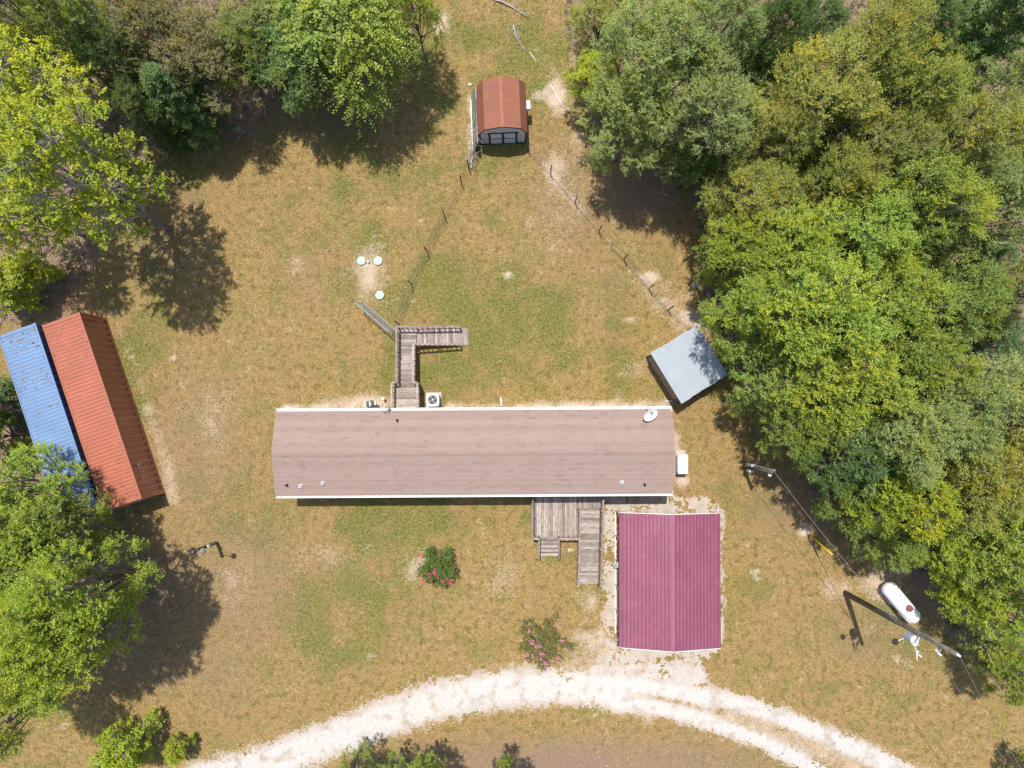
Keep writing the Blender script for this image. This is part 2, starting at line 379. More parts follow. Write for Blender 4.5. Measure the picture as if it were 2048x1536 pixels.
# ---------------------------------------------------------------- gravel drive and thin gravel round the carport
def gravel_density(X, Y):
    def lane(pts, w, e=10, a=1.0):
        d = seg_dist(X, Y, pts); return a * (1 - sstep(w - e, w + e, d))
    D = lane([(400, 1560), (530, 1530), (640, 1487), (760, 1440), (880, 1400), (1000, 1378), (1130, 1372), (1250, 1380)], 37, 26)
    D = np.maximum(D, lane([(1240, 1366), (1330, 1378), (1430, 1398), (1540, 1428), (1650, 1472), (1760, 1520), (1860, 1575)], 21, 17))
    D = np.maximum(D, lane([(1230, 1404), (1330, 1418), (1430, 1446), (1530, 1482), (1620, 1530), (1700, 1590)], 19, 17))
    D = np.maximum(D, lane([(1200, 1350), (1300, 1345), (1390, 1352)], 26, 16, 0.8))
    D = np.maximum(D, lane([(1250, 1388), (1400, 1425), (1500, 1452), (1640, 1505)], 20, 16, 0.52))
    D = np.maximum(D, lane([(1220, 1010), (1216, 1150), (1222, 1280), (1235, 1330)], 15, 12, 0.62))
    D = np.maximum(D, lane([(1215, 1003), (1300, 1004), (1400, 1012)], 17, 12, 0.62))
    D = np.maximum(D, lane([(1215, 1320), (1300, 1318), (1400, 1322)], 17, 12, 0.62))
    D = np.maximum(D, lane([(1130, 1085), (1140, 1100)], 12, 10, 0.6))
    D = np.maximum(D, lane([(1260, 1040), (1260, 1270), (1400, 1270), (1400, 1040), (1330, 1040), (1330, 1270)], 50, 10, 0.62))
    med = lane([(1440, 1425), (1540, 1456), (1640, 1500), (1720, 1545)], 13, 12)
    return D * (1 - 0.42 * med)
def gravel_sheet():
    s = 0.06
    xs = np.arange(-22, 29, s); ys = np.arange(-28, -4.5, s); X, Y = np.meshgrid(xs, ys)
    D = gravel_density(X, Y)
    n = 0.36 * fbm(X, Y, 0.9, 3, 41) + 0.46 * fbm(X, Y, 3.6, 4, 57) + 0.18 * hash2(np.floor(X / .11), np.floor(Y / .11), 9)
    keep = (D + (n - 0.5) * 2.0) > 0.5
    keep &= D > 0.02
    X0, Y0 = X[keep], Y[keep]; h = s / 2 * 1.02
    j = lambda: RNG.uniform(-0.012, 0.012, X0.shape)
    Z = (fbm(X0, Y0, 0.35, 3, 5) - 0.5) * 0.05 - 0.03 + 0.012 + RNG.uniform(0, 0.012, X0.shape)
    V = np.stack([np.stack([X0 + sx * h + j(), Y0 + sy * h + j(), Z + RNG.uniform(-.006, .006, X0.shape)], -1) for sx, sy in ((-1, -1), (1, -1), (1, 1), (-1, 1))], 1)
    m, nt, b = new_mat('white_gravel', 0.9, 0.15)
    pos = nd(nt, 'NewGeometry').outputs['Position']
    n1 = noise(nt, pos, 1.1, 4, 0.6); n3 = noise(nt, pos, 24, 3, 0.8)
    col = mixc(nt, remap(nt, n3, 0.3, 0.7), (0.41, 0.375, 0.345), (0.62, 0.59, 0.56))
    col = mixc(nt, remap(nt, n1, 0.50, 0.68, 0, 0.8), col, (0.36, 0.285, 0.225))
    dens = nd(nt, 'Attribute', attribute_name='d').outputs['Fac']
    col = mixc(nt, remap(nt, dens, 0.30, 0.95, 0.85, 0.0), col, (0.36, 0.275, 0.19))
    nt.links.new(col, b.inputs['Base Color']); bump(nt, b, n3, 0.5, 0.03)
    me = quads_mesh('driveway', V, m, {'d': D[keep]})
    return tag(put('driveway', me), 'pale gravel drive curving past the carport', kind='structure')
gravel_sheet()

# ---------------------------------------------------------------- mown dry grass, blade by blade
def grass():
    n = 330000
    X = RNG.uniform(-36.5, 36.5, n); Y = RNG.uniform(-25.5, 29.5, n)
    g, b, w = fields(X, Y); D = gravel_density(X, Y)
    keep = (RNG.random(n) > b * 0.85) & (RNG.random(n) > w * 0.85) & (RNG.random(n) > np.clip(D * 1.6, 0, 0.97))
    hx, hy = at(948, 905).xy
    keep &= ~((abs(X - hx) < 11.7) & (abs(Y - hy) < 2.35))
    X, Y, g, b, w = X[keep], Y[keep], g[keep], b[keep], w[keep]; n = len(X)
    ang = RNG.uniform(0, 2 * np.pi, n); L = RNG.uniform(0.025, 0.065, n) * (1 + 0.6 * g); wd = RNG.uniform(0.018, 0.045, n)
    lean = RNG.uniform(0, 2 * np.pi, n); le = RNG.uniform(0.6, 2.2, n) * L
    Z = (fbm(X, Y, 0.35, 3, 5) - 0.5) * 0.05 - 0.035
    base = np.stack([X, Y, Z], -1); dx = np.stack([np.cos(ang) * wd, np.sin(ang) * wd, np.zeros(n)], -1)
    tip = base + np.stack([np.cos(lean) * le, np.sin(lean) * le, L], -1)
    V = np.stack([base - dx, base + dx, tip], 1)
    me = quads_mesh('grass', V, M['blade'], {'green': g, 'bare': b, 'litter': w, 'v': RNG.random(n)})
    tag(put('grass', me), 'short sun dried lawn grass', 'grass', kind='stuff')
grass()
# ================================================================ the mobile home
def local(root, p):
    c, s_ = math.cos(-root.rotation_euler.z), math.sin(-root.rotation_euler.z)
    d = Vector(p) - Vector(root.location)
    return Vector((d.x * c - d.y * s_, d.x * s_ + d.y * c, d.z))

def shingle_mat(root):
    m, nt, b = new_mat('asphalt_shingles', 0.92, 0.15)
    tc = nd(nt, 'TexCoord'); tc.object = root; co = tc.outputs['Object']
    sp = nd(nt, 'SeparateXYZ', {0: co})
    row = mth(nt, 'FLOOR', mth(nt, 'DIVIDE', mth(nt, 'ADD', sp.outputs[1], 20.0), 0.1382))
    wob = nd(nt, 'TexWhiteNoise', {1: row}, noise_dimensions='1D').outputs['Value']
    colm = mth(nt, 'FLOOR', mth(nt, 'DIVIDE', mth(nt, 'ADD', sp.outputs[0], mth(nt, 'MULTIPLY', wob, 3.0)), 0.42))
    wn_ = nd(nt, 'TexWhiteNoise', {0: nd(nt, 'CombineXYZ', {0: colm, 1: row, 2: 0.0}).outputs[0]}, noise_dimensions='2D').outputs['Value']
    fine = noise(nt, co, 70, 2, 0.8); big = noise(nt, co, 0.8, 4, 0.6)
    col = mixc(nt, remap(nt, wn_, 0.0, 0.86), (0.285, 0.200, 0.170), (0.290, 0.222, 0.190))
    col = mixc(nt, remap(nt, wn_, 0.87, 0.93, 0, 0.6), col, (0.225, 0.152, 0.138))
    col = mixc(nt, remap(nt, big, 0.35, 0.7, 0, 0.55), col, (0.300, 0.210, 0.184))
    col = mixc(nt, 1.0, col, gray(nt, remap(nt, fine, 0.3, 0.7, 0.86, 1.12)), 'MULTIPLY')
    col = mixc(nt, 1.0, col, gray(nt, remap(nt, wob, 0, 1, 0.93, 1.06)), 'MULTIPLY')
    stain = noise(nt, nd(nt, 'VectorMath', {0: co, 1: (1.6, 0.25, 0.25)}, operation='MULTIPLY').outputs[0], 1.0, 5, 0.7)
    col = mixc(nt, remap(nt, stain, 0.52, 0.74, 0, 0.22), col, (0.20, 0.15, 0.13))
    nt.links.new(col, b.inputs['Base Color']); bump(nt, b, fine, 0.3, 0.01)
    return m

def mobile_home():
    hl, hw, ze, zr = 12.06, 2.52, 3.28, 3.98
    root = empty('mobile_home', at(948, 904.5, 3.4) * 1.0, R_(0.36),
                 'long single wide mobile home with brown shingle roof and white gutters', 'house')
    root.location.z = 0
    # body
    MB().box((0, 0, 1.95), (23.5, 4.66, 2.5)).build('wall', M['siding'], root)
    MB().box((0, 0, 0.345), (23.42, 4.58, 0.69)).build('skirting', M['white'], root)
    for sy in (-1, 1):
        xs = [-9.6, -6.2, -2.6, 1.2, 8.6] if sy < 0 else [-10, -7, 1.4, 5.2, 9.2]
        for x in xs:
            w = MB().box((x, sy * 2.345, 2.0), (0.95, 0.06, 1.15)).build('window', M['white'], root)
            MB().box((x, sy * 2.372, 2.28), (0.8, 0.02, 0.48)).build('pane', M['glass'], w)
            MB().box((x, sy * 2.372, 1.72), (0.8, 0.02, 0.48)).build('pane', M['glass'], w)
    for x, sy in ((5.0, -1), (-3.9, 1)):
        d = MB().box((x, sy * 2.35, 1.75), (0.95, 0.07, 2.03)).build('door', M['white'], root)
        MB().box((x + 0.36, sy * 2.40, 1.7), (0.05, 0.06, 0.05)).build('handle', M['galv'], d)
    # roof deck and shingles
    ov = 0.10
    prof = [Vector((-hl, -hw, ze)), Vector((-hl, 0, zr)), Vector((-hl, hw, ze)), Vector((-hl, hw, ze - 0.12)), Vector((-hl, -hw, ze - 0.12))]
    roof = MB().prism(prof, (-hl, 0, 0), (hl, 0, 0)).build('roof', M['siding'], root)
    sm = shingle_mat(root)
    Ls = math.hypot(hw + 0.03, zr - ze); slope = math.atan2(zr - ze, hw); rows = 18; e = Ls / rows; ln = 1.005
    smesh = MB().box((0, 0, 0), (ln - 0.006, e * 1.12, 0.010)).mesh('shingle', sm)
    joined = MB(); cnt = 0
    for side in (1, -1):
        for r in range(rows):
            off = (r * 0.37) % ln
            x = -hl - 0.02 - off + ln / 2
            while x - ln / 2 < hl:
                a, b_ = max(x - ln / 2, -hl - 0.03), min(x + ln / 2, hl + 0.03)
                if b_ - a > 0.06:
                    s_ = (r + 0.5) * e
                    y = side * (hw + 0.03 - s_ * math.cos(slope)); z = ze - 0.005 + s_ * math.sin(slope) + 0.016 + random.uniform(-.0015, .0015)
                    rot = (-side * (slope - 0.055), 0, 0)
                    if side == 1 and cnt < 300 and r >= 4:
                        o = put('shingle', smesh, roof, ((a + b_) / 2, y, z), rot, ((b_ - a) / ln, 1, 1)); cnt += 1
                    else:
                        joined.box(((a + b_) / 2, y, z), (b_ - a - 0.006, e * 1.12, 0.010), rot)
                x += ln
    tag(joined.build('shingles', sm, roof), kind='stuff')
    cap = MB()
    cm = MB()
    for sd_ in (-1, 1):
        cm.box((0, sd_ * 0.072, -0.024), (0.30, 0.155, 0.010), (-sd_ * slope, 0, 0))
    cme = cm.mesh('ridge_cap', sm)
    n = int(2 * hl / 0.29)
    for i in range(n):
        x = -hl + 0.15 + i * (2 * hl - 0.3) / (n - 1)
        put('ridge_cap', cme, roof, (x, 0, zr + 0.042 + (i % 2) * 0.004), (0, 0.018, 0))
    # rake trim, gutters
    for sx in (-1, 1):
        for sy in (-1, 1):
            MB().bar((sx * (hl + 0.012), sy * (hw + 0.02), ze - 0.085), (sx * (hl + 0.012), sy * 0.003, zr - 0.075), 0.03, 0.12).build('rake_trim', M['white'], roof)
    for sy in (-1, 1):
        g = MB(); y0, y1 = sy * (hw + 0.045), sy * (hw + 0.19); zg = ze - 0.03
        g.box((0, (y0 + y1) / 2, zg - 0.11), (2 * hl, abs(y1 - y0), 0.012))
        g.box((0, y1, zg - 0.05), (2 * hl, 0.014, 0.13)); g.box((0, y0, zg - 0.05), (2 * hl, 0.012, 0.13))
        g.box((0, y1 - sy * 0.02, zg + 0.012), (2 * hl, 0.045, 0.012))
        for sx in (-1, 1): g.box((sx * (hl - 0.006), (y0 + y1) / 2, zg - 0.05), (0.014, abs(y1 - y0), 0.13))
        gt = g.build('gutter', M['white'], roof)
        h = MB()
        for i in range(40):
            h.box((-hl + 0.3 + i * 0.6, (y0 + y1) / 2, zg + 0.006), (0.035, abs(y1 - y0), 0.008))
        h.build('gutter_hangers', M['greypaint'] if sy < 0 else M['white'], gt)
    for x, sy in ((hl - 0.35, -1), (-hl + 0.35, -1), (-hl + 0.5, 1), (1.45, 1)):
        yo = sy * (hw + 0.12)
        MB().tube([(x, yo, ze - 0.14), (x, sy * 2.42, ze - 0.4), (x, sy * 2.42, 0.25), (x, sy * 2.65, 0.1)], 0.045, 6).build('downspout', M['white'], root)
    # things through the roof
    def vent(px, py, kind):
        p = local(root, at(px, py, 3.75)); z = zr - abs(p.y) * (zr - ze) / hw + 0.02
        b_ = MB().box((0, 0, 0.012), (0.24, 0.24, 0.012)).box((0, -0.13 if p.y < 0 else 0.13, 0.010), (0.28, 0.025, 0.016))
        rot = ((slope if p.y < 0 else -slope), 0, 0)
        if kind == 'pipe':
            o = b_.build('vent_flashing', M['brownwall'], root, (p.x, p.y, z), rot)
            MB().lathe([(0.10, 0.0), (0.065, 0.1), (0.05, 0.11), (0.05, 0.36), (0.035, 0.36)], 12).build('vent_pipe', M['rubber'], o, rot=(-rot[0], 0, 0))
        else:
            o = b_.build('vent_flashing', M['galv'], root, (p.x, p.y, z), rot)
            MB().lathe([(0.11, 0.0), (0.09, 0.08), (0.09, 0.22), (0.055, 0.22), (0.05, 0.16)], 14).build('vent_cap', M['white'], o, rot=(-rot[0], 0, 0))
            MB().lathe([(0.05, 0.20), (0.05, 0.226)], 10).build('vent_hole', M['dark'], o, rot=(-rot[0], 0, 0))
    for a in ((793, 841, 'pipe'), (571, 971, 'pipe'), (1291, 970, 'pipe'), (599, 973, 'cap'), (644, 967, 'cap'), (1245, 965, 'cap')): vent(*a)
    return root
home = mobile_home()

# ---------------------------------------------------------------- things on and round the home
def satellite_dish():
    root = empty('satellite_dish', at(1292, 818, 3.3), 0, 'grey white oval satellite dish on the roof edge of the mobile home', 'satellite dish')
    z0 = root.location.z
    c = at(1300, 829, 3.95) - root.location
    nrm = Vector((0.28, -0.50, 0.82)).normalized()
    q = nrm.to_track_quat('Z', 'Y').to_euler()
    d = MB(); prof = [(0.02, 0.0), (0.2, 0.012), (0.36, 0.04), (0.46, 0.075), (0.475, 0.09), (0.46, 0.088), (0.36, 0.055), (0.2, 0.027), (0.02, 0.015)]
    o = d.lathe(prof, 32).build('dish', M['white'], root, c, q, smooth=True); o.scale = (1.0, 0.86, 1)
    MB().tube([(0, 0, -0.1), (0, 0.02, 0.25), (0.06, -0.1, 0.45), c - nrm * 0.02], 0.03, 8).build('mast', M['galv'], root)
    MB().box((0, 0, -0.06), (0.22, 0.16, 0.02)).build('mount', M['galv'], root)
    tip = c + nrm * 0.42 + Vector((-0.05, 0.32, 0.0))
    MB().tube([c - nrm * 0.02 + Vector((0, 0.35, 0.02)), tip], 0.015, 6).build('feed_arm', M['greypaint'], root)
    MB().box(tip, (0.10, 0.07, 0.07)).build('receiver', M['dark'], root)
satellite_dish()

def antenna():
    root = empty('roof_antenna', at(778, 816, 3.2), 0, 'small dark roof antenna with cables above the back gutter', 'antenna')
    m = MB().tube([(0, 0.03, -0.5), (0, 0.02, 0.3), (-0.12, 0.06, 0.75)], 0.028, 8); m.build('mast', M['galv'], root)
    MB().tube([(-0.30, -0.14, 0.72), (0.02, 0.26, 0.82)], 0.022, 6).build('boom', M['white'], root)
    for i, t in enumerate((0.05, 0.3, 0.55, 0.8)):
        p = Vector((-0.30, -0.14, 0.72)).lerp(Vector((0.02, 0.26, 0.82)), t); k = 0.16 - i * 0.02
        MB().tube([p + Vector((-k, k * 0.8, 0)), p + Vector((k, -k * 0.8, 0))], 0.012, 5).build('antenna_rod', M['dark'], root)
    MB().tube([(0.02, 0.0, 0.2), (0.15, -0.12, 0.12), (0.02, -0.2, 0.16), (0.1, -0.32, 0.2)], 0.02, 6).build('cable', M['rubber'], root)
    MB().box((-0.05, -0.02, 0.5), (0.12, 0.1, 0.2)).build('junction_box', M['white'], root)
antenna()

def ac_unit():
    root = empty('air_conditioner', at(868, 800, 0.0), R_(1), 'square white topped air conditioner condenser beside the back deck', 'air conditioner')
    MB().box((0, 0, 0.03), (1.0, 1.0, 0.08)).build('pad', M['concrete'], root)
    b = MB().box((0, 0, 0.42), (0.78, 0.78, 0.70)).build('body', M['greypaint'], root); soft(b, 0.06, 3)
    lv = MB()
    for i in range(9):
        z = 0.16 + i * 0.065
        for a in range(4):
            c_, s_ = [(0, 0.396), (0.396, 0), (0, -0.396), (-0.396, 0)][a]
            lv.box((c_, s_, z), (0.62 if c_ == 0 else 0.012, 0.62 if s_ == 0 else 0.012, 0.02))
    lv.build('louvers', M['dark'], root)
    ring = MB(); n = 40; inn = []; out = []
    for k in range(n):
        a = 2 * math.pi * k / n; c_, s_ = math.cos(a), math.sin(a)
        sq = 0.42 / max(abs(c_) ** 6 + abs(s_) ** 6, 1e-9) ** (1 / 6)
        inn.append((0.305 * c_, 0.305 * s_)); out.append((sq * c_, sq * s_))
    vs = [(x, y, 0.81) for x, y in inn] + [(x, y, 0.80) for x, y in out] + [(x, y, 0.74) for x, y in out] + [(x, y, 0.74) for x, y in inn]
    fs = []
    for k in range(n):
        k2 = (k + 1) % n
        for lay in range(3): fs.append((lay * n + k, lay * n + n + k, lay * n + n + k2, lay * n + k2))
        fs.append((3 * n + k, k, k2, 3 * n + k2))
    ring.add(vs, fs).build('top_cover', M['white'], root)
    MB().lathe([(0.3, 0.772), (0.3, 0.774)], 28).build('fan_well', M['dark'], root)
    for k in range(4):
        a = 0.5 + k * math.pi / 2
        bl = MB().add([(0.05, -0.035, 0), (0.26, -0.10, 0.0), (0.27, 0.06, 0.035), (0.05, 0.035, 0.02), (0.05, -0.035, -0.006), (0.26, -0.10, -0.006), (0.27, 0.06, 0.029), (0.05, 0.035, 0.014)],
                      [(0, 1, 2, 3), (7, 6, 5, 4), (0, 4, 5, 1), (1, 5, 6, 2), (2, 6, 7, 3), (3, 7, 4, 0)])
        bl.build('fan_blade', M['alu'], root, (0, 0, 0.782), (0, 0, a))
    MB().lathe([(0.055, 0.776), (0.05, 0.815), (0.01, 0.82)], 14).build('fan_hub', M['greypaint'], root)
    gd = MB()
    for rr in (0.1, 0.17, 0.24, 0.29): gd.tube([(rr * math.cos(2 * math.pi * k / 28), rr * math.sin(2 * math.pi * k / 28), 0.822) for k in range(29)], 0.0025, 3, False)
    gd.build('guard', M['wire'], root)
    MB().tube([(0.42, -0.3, 0.3), (0.55, -0.5, 0.15), (0.45, -0.62, 0.2)], 0.03, 6).build('refrigerant_line', M['rubber'], root)
ac_unit()

def grill():
    root = empty('barrel_grill', at(746, 808, 0), R_(8), 'small dark barrel grill standing behind the mobile home', 'grill')
    prof = [(0.02, -0.26), (0.17, -0.25), (0.21, -0.2), (0.215, 0.2), (0.17, 0.25), (0.02, 0.26)]
    o = MB().lathe(prof, 20).build('barrel', M['greypaint'], root, (0, 0, 0.85), (0, math.pi / 2, 0), True)
    o.data.materials.clear(); o.data.materials.append(worn('grill_enamel', (0.10, 0.105, 0.115), 0.15, 0.22, 0.6))
    MB().box((0.0, 0.0, 1.062), (0.06, 0.3, 0.02)).build('lid_strap', M['galv'], root)
    MB().tube([(-0.1, -0.24, 0.92), (-0.1, -0.3, 0.92), (0.1, -0.3, 0.92), (0.1, -0.24, 0.92)], 0.014, 6).build('handle', M['dark'], root)
    for sx in (-1, 1):
        MB().box((sx * 0.31, 0.02, 0.86), (0.1, 0.26, 0.02)).build('side_shelf', M['white'], root)
        for sy in (-1, 1): MB().tube([(sx * 0.15, sy * 0.1, 0.7), (sx * 0.22, sy * 0.2, -0.05)], 0.016, 6).build('leg', M['brownwall'], root)
grill()
o = empty('utility_box', at(738, 811, 0), 0, 'little white box on a stake next to the barrel grill', 'utility box')
soft(MB().box((0, 0, 0.42), (0.24, 0.16, 0.22)).build('box', M['white'], o), 0.02)
MB().box((0, 0, 0.14), (0.05, 0.05, 0.36)).build('stake', M['galv'], o)
o = empty('vent_standpipe', at(769, 798, 0), 0, 'short white capped standpipe in the ground near the back deck', 'pipe')
MB().lathe([(0.05, -0.05), (0.05, 0.5)], 12).build('pipe', M['pvc'], o)
MB().lathe([(0.085, 0.5), (0.085, 0.56), (0.03, 0.59)], 14).build('cap', M['pvc'], o)

def cabinet():
    root = empty('utility_cabinet', at(1358, 926, 0), 0, 'bright white rounded utility cabinet at the right end of the mobile home', 'cabinet')
    MB().box((0, 0.05, 0.02), (0.85, 1.6, 0.09)).build('pad', M['concrete'], root)
    soft(MB().box((0, 0, 0.50), (0.6, 1.18, 0.86)).build('body', M['tank'], root), 0.08, 3)
    soft(MB().box((0, 0, 1.01), (0.68, 1.26, 0.18)).build('lid', M['tank'], root), 0.085, 4)
    MB().box((0.31, 0, 0.6), (0.03, 0.2, 0.05)).build('latch', M['dark'], root)
cabinet()
def loose_pipe(name, pts, r, label, cat='pipe', mat='pvc'):
    pts = [Vector(p) for p in pts]
    return tag(put(name, MB().tube([p - pts[0] for p in pts], r, 8).mesh(name, M[mat], True), None, pts[0]), label, cat)
loose_pipe('drain_pipe', [at(1003, 812, .07), at(1003, 803, .06), at(1001, 795, .05)], 0.055, 'white drain pipe running out from the back gutter onto the lawn')
loose_pipe('drain_pipe', [at(587, 818, .12), at(578, 816, .09), at(572, 814, .06)], 0.05, 'white downspout outlet at the left end of the back wall')

# ================================================================ decks, ramps, rails
def boards(root, p0, p1, across, name='plank', pitch=0.148, th=0.036, mat='deck', skip=0.0):
    p0, p1 = Vector(p0), Vector(p1); d = p1 - p0; L = d.length; n = max(1, round(L / pitch)); pw = L / n
    hz = math.hypot(d.x, d.y); rz = math.atan2(d.y, d.x) - math.pi / 2; sl = math.atan2(d.z, hz)
    me = MB().box((0, 0, 0), (across, pw - 0.013, th)).mesh(name, M[mat])
    for i in range(n):
        p = p0.lerp(p1, (i + 0.5) / n) - root.location
        sdv = Vector((math.cos(rz), math.sin(rz), 0)) * random.uniform(-0.012, 0.012)
        put(name, me, root, p + sdv + Vector((0, 0, -th / 2 + random.uniform(-.003, .003))), (sl + random.uniform(-.006, .006), random.uniform(-.003, .003), rz + random.uniform(-.004, .004)))
def timber(root, name, a, b, w, h, mat='rail', up=(0, 0, 1)):
    """a bar with its grain along local x"""
    a, b = Vector(a), Vector(b); d = b - a; L = d.length; x = d.normalized(); u = Vector(up)
    y = u.cross(x)
    if y.length < 1e-3: y = Vector((0, 1, 0)).cross(x)
    y.normalize(); z = x.cross(y)
    m = Matrix((x, y, z)).transposed()
    return put(name, MB().box((0, 0, 0), (L, w, h)).mesh(name, M[mat]), root, (a + b) / 2 - root.location, m.to_euler())
def railing(root, p0, p1, h=0.95, side=1, spacing=0.33, drop=0.0, ends=(1, 1)):
    """cap board, lower rail, balusters fixed to the inner face (side), posts at the ends"""
    p0, p1 = Vector(p0), Vector(p1); d = p1 - p0; L = d.length; dz = Vector((0, 0, 1))
    perp = Vector((-d.y, d.x, 0)).normalized() * side
    timber(root, 'rail_cap', p0 + dz * h, p1 + dz * h, 0.115, 0.036)
    timber(root, 'lower_rail', p0 + dz * 0.10, p1 + dz * 0.10, 0.04, 0.085)
    timber(root, 'upper_rail', p0 + dz * (h - 0.075), p1 + dz * (h - 0.075), 0.04, 0.085)
    n = max(2, round(L / spacing))
    for i in range(1, n):
        q = p0.lerp(p1, i / n) + perp * 0.042
        timber(root, 'baluster', q + dz * 0.03, q + dz * (h - 0.035), 0.045, 0.045)
    posts = [0.0] * ends[0] + [1.0] * ends[1]
    if L > 2.6: posts.append(0.5)
    for t in posts:
        q = p0.lerp(p1, t) + perp * 0.07
        lo = Vector((q.x, q.y, -0.05)); timber(root, 'post', lo, q + dz * (h - 0.03), 0.088, 0.088)

def back_ramp():
    root = empty('back_ramp', at(815, 765, 0), 0, 'weathered wooden landing and L shaped ramp behind the mobile home', 'ramp')
    zl, zc = 0.85, 0.66
    Q = lambda px, py, z: at(px, py, z)
    # landing by the wall
    boards(root, Q(815, 817, zl), Q(815, 766, zl), 1.62)
    boards(root, Q(813, 766, zl - .01), Q(813.5, 693, zc), 1.13)
    boards(root, Q(814, 692.6, zc), Q(814, 657, zc), 1.20)
    boards(root, Q(833.5, 674, zc), Q(937.5, 673.5, 0.03), 1.12)
    railing(root, Q(788, 814, zl), Q(788, 766, zl), side=-1)
    railing(root, Q(838.5, 814, zl), Q(838.5, 766, zl), side=1)
    railing(root, Q(788, 766, zl), Q(796, 766, zl), side=-1, ends=(0, 0)); railing(root, Q(831, 766, zl), Q(838.5, 766, zl), side=-1, ends=(0, 0))
    railing(root, Q(797, 765, zl), Q(797.5, 657.5, zc), side=-1)
    railing(root, Q(829.5, 765, zl), Q(830.5, 691, zc), side=-1)
    railing(root, Q(797.5, 657, zc), Q(836, 657, zc), side=-1, ends=(0, 0)); railing(root, Q(836, 657, zc), Q(921, 655.5, 0.12), side=-1, ends=(1, 1))
    railing(root, Q(832, 690.5, zc), Q(921, 690.5, 0.12), side=-1, ends=(0, 1))
    for a, b in (((789, 814, zl), (789, 767, zl)), ((838, 814, zl), (838, 767, zl)), ((797, 764, zl), (797.5, 658, zc)), ((830, 764, zl), (830.5, 691, zc)),
                 ((799, 657.5, zc), (835, 657.5, zc)), ((836, 657.6, zc), (936, 656.5, 0.03)), ((833, 690.6, zc), (936, 690.3, 0.03)), ((789, 766.5, zl), (838, 766.5, zl))):
        A, B = Q(*a), Q(*b); dz = Vector((0, 0, 0.13)); timber(root, 'joist', A - dz, B - dz, 0.045, 0.17)
back_ramp()

def front_deck():
    root = empty('front_deck', at(1130, 1030, 0), 0, 'wooden front deck with steps and a long ramp beside the carport', 'deck')
    zd = 0.80; Q = lambda px, py, z: at(px, py, z)
    boards(root, Q(1068, 1030, zd), Q(1157.5, 1030, zd), (1072 - 984) / 30.95)
    boards(root, Q(1157.8, 1000.5, zd), Q(1203, 1000.5, zd), 33 / 30.95)
    boards(root, Q(1179.5, 1017.5, zd), Q(1176, 1168, 0.03), 1.30)
    # steps
    for i in range(5):
        z = zd - 0.155 * (i + 0.6); y = 1076 + i * 8.2
        put('tread', MB().box((0, 0, 0), (1.22, 0.205, 0.04)).mesh('tread', M['deck']), root, Q(1097, y, z) - root.location, (random.uniform(-.01, .01), 0, random.uniform(-.008, .008)))
        put('riser', MB().box((0, 0, 0), (1.20, 0.025, 0.11)).mesh('riser', M['rail']), root, Q(1097, y, z) - root.location + Vector((0, 0.115, 0.06)))
    for px in (1077, 1116.5):
        timber(root, 'stringer', Q(px, 1072, zd - .1), Q(px, 1111, 0.08), 0.045, 0.24)
        a, b = Q(px, 1072, zd), Q(px, 1112, 0.06)
        timber(root, 'hand_rail', a + Vector((0, 0, .92)), b + Vector((0, 0, .92)), 0.10, 0.04)
        timber(root, 'post', Vector((a.x, a.y, -.05)), a + Vector((0, 0, .9)), .088, .088); timber(root, 'post', Vector((b.x, b.y, -.05)), b + Vector((0, 0, .9)), .088, .088)
    railing(root, Q(1064.5, 986, zd), Q(1064.5, 1072, zd), side=1)
    railing(root, Q(1064.5, 1072, zd), Q(1076, 1072, zd), side=1, ends=(0, 0))
    railing(root, Q(1117, 1072, zd), Q(1157, 1072, zd), side=1, ends=(0, 1))
    railing(root, Q(1157.5, 1018, zd), Q(1156.8, 1071, 0.53), side=-1, spacing=0.2, ends=(1, 0))
    railing(root, Q(1156.8, 1071, 0.53), Q(1154.5, 1166, 0.04), side=-1, spacing=0.2)
    railing(root, Q(1203.2, 986, zd), Q(1202, 1018, zd), side=-1, spacing=0.2, ends=(1, 0))
    railing(root, Q(1202, 1018, zd), Q(1198, 1168, 0.04), side=-1, spacing=0.2)
    for a, b in (((1066, 985, zd), (1066, 1073, zd)), ((1067, 1073, zd), (1156, 1073, zd)), ((1203, 985, zd), (1203, 1017, zd)), ((1158, 1018, zd), (1154.7, 1167, .02)), ((1201.5, 1018, zd), (1198, 1167, .02))):
        A, B = Q(*a), Q(*b); dz = Vector((0, 0, .135)); timber(root, 'joist', A - dz, B - dz, 0.045, 0.18)
    # a pale skirt board along the left side and along the foot of the ramp
    timber(root, 'skirt_board', Q(1062.5, 998, .28), Q(1062.5, 1060, .28), 0.03, 0.5, 'deck')
front_deck()

